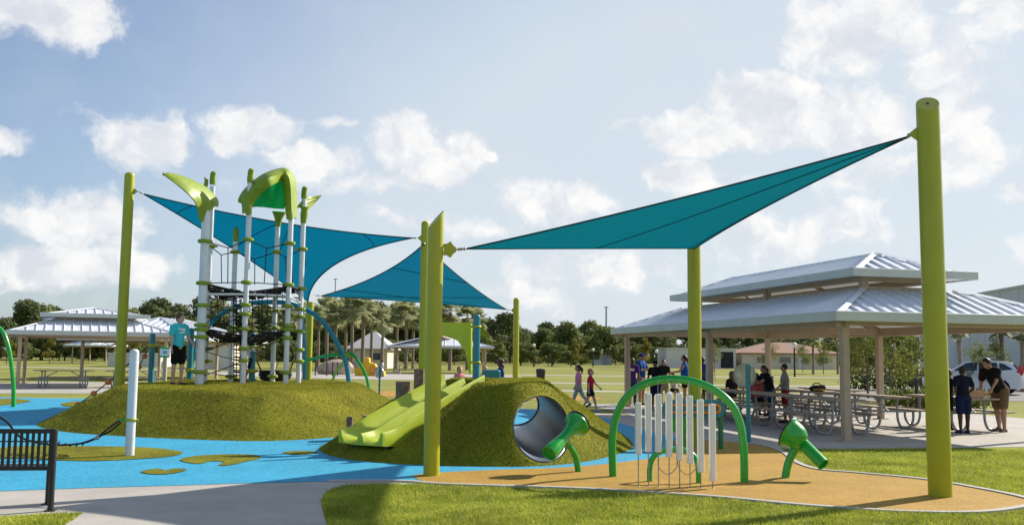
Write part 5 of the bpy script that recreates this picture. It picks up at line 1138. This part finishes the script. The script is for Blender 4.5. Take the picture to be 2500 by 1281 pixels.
for k in range(4): m.box((0,-.36+k*.09,.35*(k+1)),(.5,.06,.04))
m.build('frame', BEIGE, t)
m = MB(); m.box((0,0,.42),(.34,.05,.55),None,.02); m.box((0,0,.1),(.05,.05,.2)); q = D(2152,900,33); t = thing('utility_box', 'small green utility panel behind the pavilion posts', 'utility box', (q.x,33,0)); m.build('box_body', GREEN2, t); m = MB(); m.box((0,-.03,.5),(.2,.01,.2)); m.build('plate', STEEL, t)
for px, d, lab in ((2236,30,'thin black bollard light behind the thick lime post'),): 
    q = D(px,900,d); m = MB(); m.lathe([(0,.08),(.02,.06),(.9,.05),(.92,.07),(1.05,.07),(1.07,.03)],(0,0,0),(0,0,1),14); o = m.build('bollard', BLACK, None, smooth=True); o.location = (q.x,d,0); tag(o, lab, 'bollard')
# ================================================================ PEOPLE
def skin(n, c): return mat(n, c, .55, var=.06, vs=9, spec=.35)
SK = dict(light=skin('skin_light',(.52,.32,.24)), tan=skin('skin_tan',(.36,.20,.13)), brown=skin('skin_brown',(.16,.085,.05)), dark=skin('skin_dark',(.07,.038,.025)))
CLO = {}
def cloth(c):
    k = 'cloth_%02x%02x%02x' % tuple(int(v*255) for v in c)
    if k not in CLO: CLO[k] = mat(k, c, .9, var=.10, vs=14, bump=.35, bs=26, spec=.15)
    return CLO[k]
HAIR = {}
def hairm(c):
    if c not in HAIR: HAIR[c] = mat('hair_%d'%len(HAIR), c, .55, var=.3, vs=60, bump=.4, bs=120)
    return HAIR[c]
def remesh(mb, name, m, parent, vox=.014, smooth=4, dec=.45, extra=None):
    me = bpy.data.meshes.new('t'); me.from_pydata([V(p) for p in mb.v], [], mb.f); o = bpy.data.objects.new('t', me); COL.objects.link(o)
    r = o.modifiers.new('r','REMESH'); r.mode = 'VOXEL'; r.voxel_size = vox; s = o.modifiers.new('s','SMOOTH'); s.iterations = smooth; s.factor = .5
    d = o.modifiers.new('d','DECIMATE'); d.ratio = dec
    dg = bpy.context.evaluated_depsgraph_get(); out = bpy.data.meshes.new_from_object(o.evaluated_get(dg)); bpy.data.objects.remove(o)
    if extra:
        vs = [tuple(v.co) for v in out.vertices]; fs = [tuple(p.vertices) for p in out.polygons]; b = MB(); b.add(vs, fs); b.add(extra.v, extra.f); ob = b.build(name, m, parent, smooth=True, auto=180); return ob
    out.name = name; out.polygons.foreach_set('use_smooth',[True]*len(out.polygons)); out.materials.clear(); out.materials.append(m)
    ob = bpy.data.objects.new(name, out); COL.objects.link(ob); ob.parent = parent; return ob
def person(label, loc, face, H=1.7, skin_='light', shirt=(.1,.1,.5), bottom=(.02,.02,.03), shoes=(.05,.05,.06), sleeve='short', pants='shorts', hair=(.03,.018,.01), hairs='short', kid=False,
           legs=((0,0),(0,0)), arms=((8,8,12),(8,8,12)), lean=0, head=(0,0), cap=None, skirt=False, print_=None, seat=None, fat=1.0, twist=(0,0)):
    """face: direction vector faced; legs (thigh forward deg, knee bend deg) for left,right; arms (forward, outward, elbow)"""
    t = thing('person', label, 'person', loc, math.atan2(-face[0], face[1])); rad = math.radians
    hs = 1.0 if not kid else 1.0
    thigh, shank, ank = .245*H, .245*H, .045*H; hipw = .052*H*fat; shw = (.112 if not kid else .105)*H
    hd_ = (.066 if not kid else .080)*H     # half head height
    def fk(a, k): a, kk = rad(a), rad(a-k); kn = V((0, math.sin(a)*thigh, -math.cos(a)*thigh)); an = kn + V((0, math.sin(kk)*shank, -math.cos(kk)*shank)); return kn, an, kk
    L = [fk(*legs[0]), fk(*legs[1])]; low = min(L[0][1].z, L[1][1].z)
    hz = -low + ank if seat is None else seat+.06*H
    hip = V((0,0,hz)); up = V((0, math.sin(rad(lean)), math.cos(rad(lean)))); fw = V((0, math.cos(rad(lean)), -math.sin(rad(lean))))
    chest = hip + up*.20*H; sh_c = hip + up*(.30*H if not kid else .285*H); neck = hip + up*(.335*H if not kid else .315*H)
    la = rad(lean*.55+head[0]); hup = V((0, math.sin(la), math.cos(la))); hc = neck + hup*hd_*1.05 + fw*.01*H
    Rh = Matrix.Rotation(rad(head[1]),3,'Z') @ Matrix.Rotation(-la,3,'X')
    b = MB(); ex = MB(); sh = MB(); pt = MB(); f = fat
    # torso
    b.ball(hip+V((0,-.008*H,.0)), (.082*H*f,.062*H*f,.065*H), 20); b.cap(hip, chest, .066*H*f, .072*H*f, 16); b.ball(chest+up*.03*H, (.092*H*f,.060*H*f,.085*H), 20, Matrix.Rotation(-rad(lean),3,'X'))
    b.cap(sh_c-V((shw*.6,0,0)), sh_c+V((shw*.6,0,0)), .036*H, .036*H, 12); b.cap(sh_c, neck+hup*.02*H, .034*H, .030*H, 12)
    # head
    b.ball(hc, (hd_*.70, hd_*.84, hd_), 20, Rh); b.ball(hc+Rh@V((0,hd_*.30,-hd_*.50)), (hd_*.44,hd_*.46,hd_*.42), 14, Rh)
    b.cap(hc+Rh@V((0,hd_*.80,hd_*.08)), hc+Rh@V((0,hd_*.98,-hd_*.20)), hd_*.09, hd_*.13, 8)
    for sx in (-1,1): b.ball(hc+Rh@V((sx*hd_*.70,0,-hd_*.08)), (hd_*.09,hd_*.16,hd_*.23), 8, Rh)
    b.cap(hc+Rh@V((-hd_*.18,hd_*.75,-hd_*.48)), hc+Rh@V((hd_*.18,hd_*.75,-hd_*.48)), hd_*.07, hd_*.07, 6)
    joints = []
    for i, sx in enumerate((-1,1)):
        kn, an, kk = L[i]; h = hip+V((sx*hipw,0,-.01*H)); K = h+kn+V((sx*.004*H,0,0)); A = h+an
        b.cap(h, K, .054*H*f, .034*H*f, 14); b.cap(K, A, .033*H*f, .020*H, 14); b.cap(K+(A-K)*.12+V((0,-.010*H,0)), K+(A-K)*.48, .030*H*f, .022*H, 12)
        ft = V((sx*.12, math.cos(min(kk,0)*.7), math.sin(kk)*.6 if kk < -.3 else 0)).normalized() if abs(kk) > .3 else V((sx*.15,1,0)).normalized()
        hl = A+V((0,-.018*H,-ank*.45)) if abs(kk) <= .3 else A - V((0,0,ank*.3)); toe = hl+ft*.115*H
        if abs(kk) <= .3: toe.z = hl.z-.004*H
        b.cap(A, hl, .020*H, .020*H, 10); b.cap(hl, toe, .021*H, .019*H, 10)
        so = MB(); so.cap(hl+V((0,0,-.001*H)), toe, .027*H, .024*H, 12); so.cap(hl, hl+(A-hl)*.6, .026*H, .025*H, 12); remesh(so, 'shoe', cloth(shoes), t, .012, 2, .5)
        # clothes on the leg
        r0, r1 = .060*H*f, .046*H*f
        if pants == 'shorts': pt.cap(h, h+kn*.80, r0, r1*1.15, 14)
        elif pants == 'short_shorts': pt.cap(h, h+kn*.48, r0, r1*1.3, 14)
        elif pants == 'long': pt.cap(h, K, r0, r1*.92, 14); pt.cap(K, K+(A-K)*.92, r1*.92, .031*H, 14)
        # arm
        fwd, out, el = arms[i]; s = sh_c + V((sx*shw*.95,0,-.012*H)); a = rad(fwd+lean*.0); o = rad(out)
        d1 = V((sx*math.sin(o), math.sin(a)*math.cos(o), -math.cos(a)*math.cos(o))); E = s+d1*.165*H; a2 = a+rad(el); tw = rad(twist[i]); o2 = o*.4-tw
        d2 = V((sx*math.sin(o2), math.sin(a2)*math.cos(o2), -math.cos(a2)*math.cos(o2))); Wp = E+d2*.140*H
        b.cap(s, E, .029*H*f, .023*H, 12); b.cap(E, Wp, .023*H, .0145*H, 12)
        hdv = (d2+V((0,0,-.15))).normalized(); P0 = Wp+hdv*.022*H; R_ = V((sx,0,0)); nrm = hdv.cross(R_).normalized() if hdv.cross(R_).length > .1 else V((0,1,0)); side = nrm.cross(hdv).normalized()
        b.ball(Wp+hdv*.024*H, (.017*H,.017*H,.026*H), 10); b.ball(Wp+hdv*.040*H, (.020*H,.018*H,.022*H), 10)
        palm_in = V((-sx,0,0))
        for q in range(4):
            ln = (.036,.042,.040,.031)[q]*H; off = nrm*((q-1.5)*.0095*H); p0 = Wp+hdv*.045*H+off; p1 = p0+hdv*ln*.5; p2 = p1+(hdv*.8+palm_in*.5).normalized()*ln*.35; p3 = p2+(hdv*.5+palm_in*.8).normalized()*ln*.3; ex.tube([p0,p1,p2,p3],[.0052*H,.005*H,.0046*H,.003*H],7)
        p0 = Wp+hdv*.022*H+nrm*.014*H*(1 if nrm.y > 0 else -1); p1 = p0+(hdv+nrm*.7*(1 if nrm.y > 0 else -1)).normalized()*.02*H; p2 = p1+(hdv+palm_in*.2).normalized()*.02*H; ex.tube([p0,p1,p2],[.006*H,.0055*H,.0035*H],7)
        if sleeve == 'short': sh.cap(s, s+d1*.105*H, .040*H*f, .037*H*f, 12)
        elif sleeve == 'long': sh.cap(s, E, .038*H*f, .032*H, 12); sh.cap(E, E+d2*.125*H, .031*H, .022*H, 12)
        elif sleeve == 'none': sh.cap(s-V((sx*.012*H,0,0)), s, .036*H, .034*H, 12)
        joints.append((s,E,Wp))
    # shirt
    sh.ball(hip+up*.03*H, (.090*H*f,.071*H*f,.060*H), 20); sh.cap(hip+up*.03*H, chest, .075*H*f, .078*H*f, 16); sh.ball(chest+up*.03*H, (.100*H*f,.069*H*f,.088*H), 20, Matrix.Rotation(-rad(lean),3,'X')); sh.cap(sh_c-V((shw*.62,0,0)), sh_c+V((shw*.62,0,0)), .042*H, .042*H, 12); sh.cap(sh_c, sh_c+up*.018*H, .044*H, .036*H, 12)
    pt.ball(hip+V((0,-.008*H,-.005*H)), (.090*H*f,.071*H*f,.062*H), 20)
    if skirt: pt.lathe([(-.0,.080*H*f),(-.10*H,.098*H*f),(-.13*H,.104*H*f)], hip, (0,0,1), 16)
    body = remesh(b, 'body', SK[skin_], t, max(.010,.0075*H), 3, .35, ex)
    remesh(sh, 'shirt', cloth(shirt), t, .016, 3, .4); remesh(pt, 'skirt' if skirt else 'trousers' if pants == 'long' else 'shorts', cloth(bottom), t, .016, 3, .4)
    
    # hair
    hm = MB(); hc2 = hc+Rh@V((0,-hd_*.12,hd_*.10))
    def HP(x,y,z): return hc+Rh@V((x*hd_,y*hd_,z*hd_))
    if hairs != 'bald':
        hm.ball(HP(0,-.16,.22), (hd_*.78,hd_*.84,hd_*.90), 20, Rh)
        if hairs in ('long','ponytail','curly','bun','bob'): hm.ball(HP(0,-.40,-.1), (hd_*.72,hd_*.55,hd_*.75), 16, Rh)
        if hairs == 'long':
            hm.cap(HP(0,-.5,-.3), HP(0,-.62,-1.9), hd_*.58, hd_*.42, 12)
            for sx in (-1,1): hm.cap(HP(sx*.55,-.1,-.1), HP(sx*.62,-.25,-1.6), hd_*.28, hd_*.18, 10)
        if hairs == 'ponytail': hm.ball(HP(0,-.95,.2),(hd_*.22,)*3,10); hm.tube(catmull([HP(0,-.9,.2),HP(0,-1.2,-.2),HP(0,-1.15,-.9),HP(0,-1.0,-1.7)],4),[hd_*x for x in (.16,.2,.26,.3,.33,.34,.33,.31,.28,.24,.2,.14,.05)],10)
        if hairs == 'bun': hm.ball(HP(0,-.85,.55),(hd_*.36,)*3,12)
        if hairs == 'curly':
            r = random.Random(3)
            for k in range(26): th = r.uniform(0,2*PI); z = r.uniform(-1.3,.8); rr_ = .75 if z > -.3 else .65; hm.ball(HP(math.cos(th)*rr_, -.35+math.sin(th)*rr_*.7 if z < .3 else -.15+math.sin(th)*.6, z), (hd_*.33,)*3, 8)
        ho = remesh(hm, 'hair', hairm(hair), t, .010, 2, .6)
    if cap:
        m = MB(); m.ball(HP(0,-.10,.42), (hd_*.84,hd_*.92,hd_*.72), 20, Rh); m.box(HP(0,1.05,.38), (hd_*1.1,hd_*.85,hd_*.09), Rh, hd_*.03); m.build('cap', cloth(cap), t, smooth=True, auto=50)
    m = MB()
    for sx in (-1,1): m.ball(HP(sx*.28,.77,.04), (hd_*.09,hd_*.06,hd_*.06), 8, Rh)
    m.build('eyes', BLACK, t, smooth=True)
    if print_:
        m = MB(); c0 = chest+up*.035*H; sgn = -1 if print_[0] == 'back' else 1; y = fw*(sgn*.078*H*f)
        for (x, z, w, h) in print_[1]: m.box(c0+y+V((x*H,0,0))+up*(z*H), (w*H,.010*H,h*H), Matrix.Rotation(-rad(lean),3,'X'), .001)
        m.build('shirt_print', CHIME, t)
    return t
def at(px, py, z=0): q = G(px, py, z); return V((q.x, q.y, z))
AW = [(8,8,12),(8,8,12)]
w = onA(432,938); person('woman in aqua t shirt and black shorts on the mound left of the tower', w, (.75,-.66), 1.68, 'light', (.06,.52,.60), (.008,.008,.010), (.08,.05,.04), hair=(.10,.045,.02), hairs='bun', legs=((3,3),(-3,2)), arms=((18,6,32),(6,8,8)), head=(6,25), print_=('front',[(-.02,.01,.05,.035),(.03,.02,.05,.02),(.0,-.03,.08,.018)]), fat=.98)
w = onA(611,929); person('child in a white vest and navy shorts climbing inside the tower', w+V((0,0,.03)), (.8,.3), 1.12, 'tan', (.62,.58,.62), (.02,.03,.08), (.6,.4,.5), hair=(.10,.04,.02), hairs='long', kid=True, legs=((18,26),(-12,6)), arms=((60,8,25),(40,8,35)))
# children on the mound by the slide
w = on_B(1218,925,18.6); person('girl with long curly dark hair and navy top standing behind the slide mound', V((w.x,21.5,.40)), (-.95,-.1), 1.12, 'brown', (.03,.035,.14), (.5,.5,.52), hair=(.05,.022,.012), hairs='curly', kid=True, arms=((50,5,45),(50,5,45)))
person('small child in pink beside the teal post at the top of the slide', V((D(1122,900,18.4).x,18.4,.93)), (.5,-.8), .85, 'light', (.65,.22,.32), (.5,.1,.25), hair=(.32,.10,.12), hairs='bob', kid=True, seat=.0, legs=((80,90),(80,90)))
person('small blond child in white sitting just right of the teal post', V((D(1184,900,18.6).x,18.6,.96)), (-.5,-.8), .82, 'light', (.62,.62,.64), (.6,.5,.52), hair=(.36,.20,.12), hairs='short', kid=True, seat=.0, legs=((80,90),(80,90)))
person('girl with long dark ponytail, pink t shirt and light jeans walking left', at(1412,996), (-.95,.15), 1.36, 'tan', (.62,.22,.42), (.26,.34,.44), (.05,.05,.06), pants='long', hair=(.055,.020,.012), hairs='ponytail', kid=True, legs=((20,4),(-24,22)), arms=((-6,5,12),(12,5,10)))
person('girl in red t shirt and navy shorts walking right across the grass', at(1441,1003), (.95,-.2), 1.26, 'light', (.48,.015,.06), (.012,.014,.03), (.35,.38,.62), pants='short_shorts', hair=(.38,.14,.08), hairs='bob', kid=True, legs=((22,10),(-14,20)), arms=((35,6,12),(-8,6,10)))
# group at the plaza edge
person('girl in purple t shirt with white back print by the pavilion corner post', at(1544,991), (.1,.95), 1.56, 'brown', (.075,.022,.20), (.03,.05,.12), (.3,.3,.3), pants='long', hair=(.045,.018,.012), hairs='long', arms=((4,9,10),(4,9,10)), print_=('back',[(-.025,.0,.03,.035),(.025,.0,.03,.035),(0,-.02,.03,.025),(-.005,.015,.05,.012)]))
person('man in royal blue polo, blue cap and khaki shorts with folded arms', at(1566,988), (.75,-.55), 1.72, 'tan', (.015,.07,.28), (.30,.24,.18), (.03,.03,.03), hair=(.05,.03,.02), cap=(.015,.04,.20), arms=((28,5,75),(28,5,75)), twist=(45,45), fat=1.1)
person('child in black t shirt, dark cap and navy shorts facing the camera', at(1600,1000), (-.35,-.9), 1.50, 'brown', (.012,.012,.015), (.015,.018,.05), (.3,.12,.2), hair=(.02,.012,.01), cap=(.01,.01,.012), arms=((12,10,20),(12,10,20)))
person('taller person with dark hair in black t shirt and khaki skirt behind the capped child', at(1621,985), (.1,-.95), 1.52, 'tan', (.010,.012,.014), (.28,.23,.18), (.05,.04,.04), hair=(.04,.022,.015), hairs='long', skirt=True)
person('child in white t shirt and black shorts sitting behind the chimes', V((at(1645,985).x, at(1645,985).y, 0)), (.2,-.9), 1.25, 'tan', (.60,.60,.62), (.01,.01,.012), hair=(.03,.010,.012), kid=True, seat=.42, legs=((82,85),(80,80)), arms=((35,6,30),(40,6,35)))
person('woman with dark ponytail and royal blue top holding papers', at(1672,992), (-.85,.15), 1.68, 'tan', (.012,.09,.38), (.012,.012,.014), (.05,.05,.05), sleeve='none', pants='short_shorts', hair=(.012,.010,.012), hairs='ponytail', arms=((35,4,45),(35,4,45)), fat=1.05)
person('person in dark blue shirt partly behind the lime post under the sail corner', at(1716,990), (-.9,-.3), 1.62, 'dark', (.02,.06,.22), (.012,.012,.014), hair=(.01,.008,.008), arms=((20,8,50),(20,8,50)))
# table group
def pvp(u, v, z=0): q = pv(u, v); return V((q.x,q.y,z))
BR = (.030,.014,.010)
def sitp(label, px, d, face, H, **k):
    q = D(px, 920, d); person(label, V((q.x,d,.006)), face, H, kid=H < 1.45, seat=.45, legs=((84,88),(80,84)), **k)
sitp('girl with very long light brown hair sitting with her back to the camera', 1787, 28.6, (-.3,.9), 1.42, skin_='tan', shirt=(.03,.02,.02), bottom=(.05,.04,.05), hair=(.16,.085,.045), hairs='long')
sitp('girl in a coral top sitting right of the mirror disc', 1846, 25.6, (.55,.6), 1.40, skin_='tan', shirt=(.52,.10,.10), bottom=(.02,.02,.03), hair=(.04,.018,.012), hairs='long')
sitp('girl with brown hair sitting between the coral top girl and the ponytail girl', 1862, 26.6, (.3,-.8), 1.38, skin_='light', shirt=(.02,.025,.04), bottom=(.06,.16,.32), hair=(.13,.065,.035), hairs='long')
person('girl with dark ponytail and black t shirt leaning over the seated children', V((D(1882,900,25.3).x,25.3,.006)), (-.9,-.2), 1.45, 'tan', (.012,.012,.018), (.02,.05,.13), (.05,.05,.06), hair=(.012,.008,.008), hairs='ponytail', lean=22, arms=((50,8,25),(45,8,25)), pants='long')
person('boy in grey t shirt and dark red shorts standing at the tables', V((D(1917,1000,24.2).x,24.2,.006)), (-.75,.3), 1.46, 'tan', (.22,.22,.225), (.20,.012,.03), (.03,.03,.03), hair=(.012,.009,.008), arms=((14,8,30),(6,9,10)))
# right table
person('child in navy with hands behind the back beside the right table', V((D(2354,1040,21.3).x,21.3,.006)), (-.15,.95), 1.46, 'dark', (.010,.012,.03), (.010,.018,.06), (.02,.03,.10), hair=(.008,.006,.006), arms=((-14,16,55),(-14,16,55)), fat=1.12, twist=(40,40))
person('person in black partly hidden behind the thick right lime post', V((D(2318,1020,22.3).x,22.3,.006)), (.85,-.1), 1.40, 'brown', (.008,.008,.010), (.010,.010,.014), (.02,.02,.02), hair=(.008,.006,.006), arms=((25,12,30),(40,5,30)), pants='long')
person('man in black polo and brown shorts leaning over the box on the right picnic table', V((D(2444,1040,21.9).x,21.9,.006)), (-.86,-.45), 1.78, 'tan', (.010,.010,.012), (.15,.10,.05), (.12,.08,.05), hair=(.012,.009,.008), lean=34, head=(16,0), arms=((38,14,12),(2,10,4)), legs=((6,8),(-4,4)), fat=1.12)
person('tiny figure in white walking past the far cream building', V((D(934,900,70).x,70,.01)), (.9,0), 1.2, 'tan', (.6,.6,.6), (.1,.1,.1), kid=True, hair=(.02,.02,.02), hairs='short')
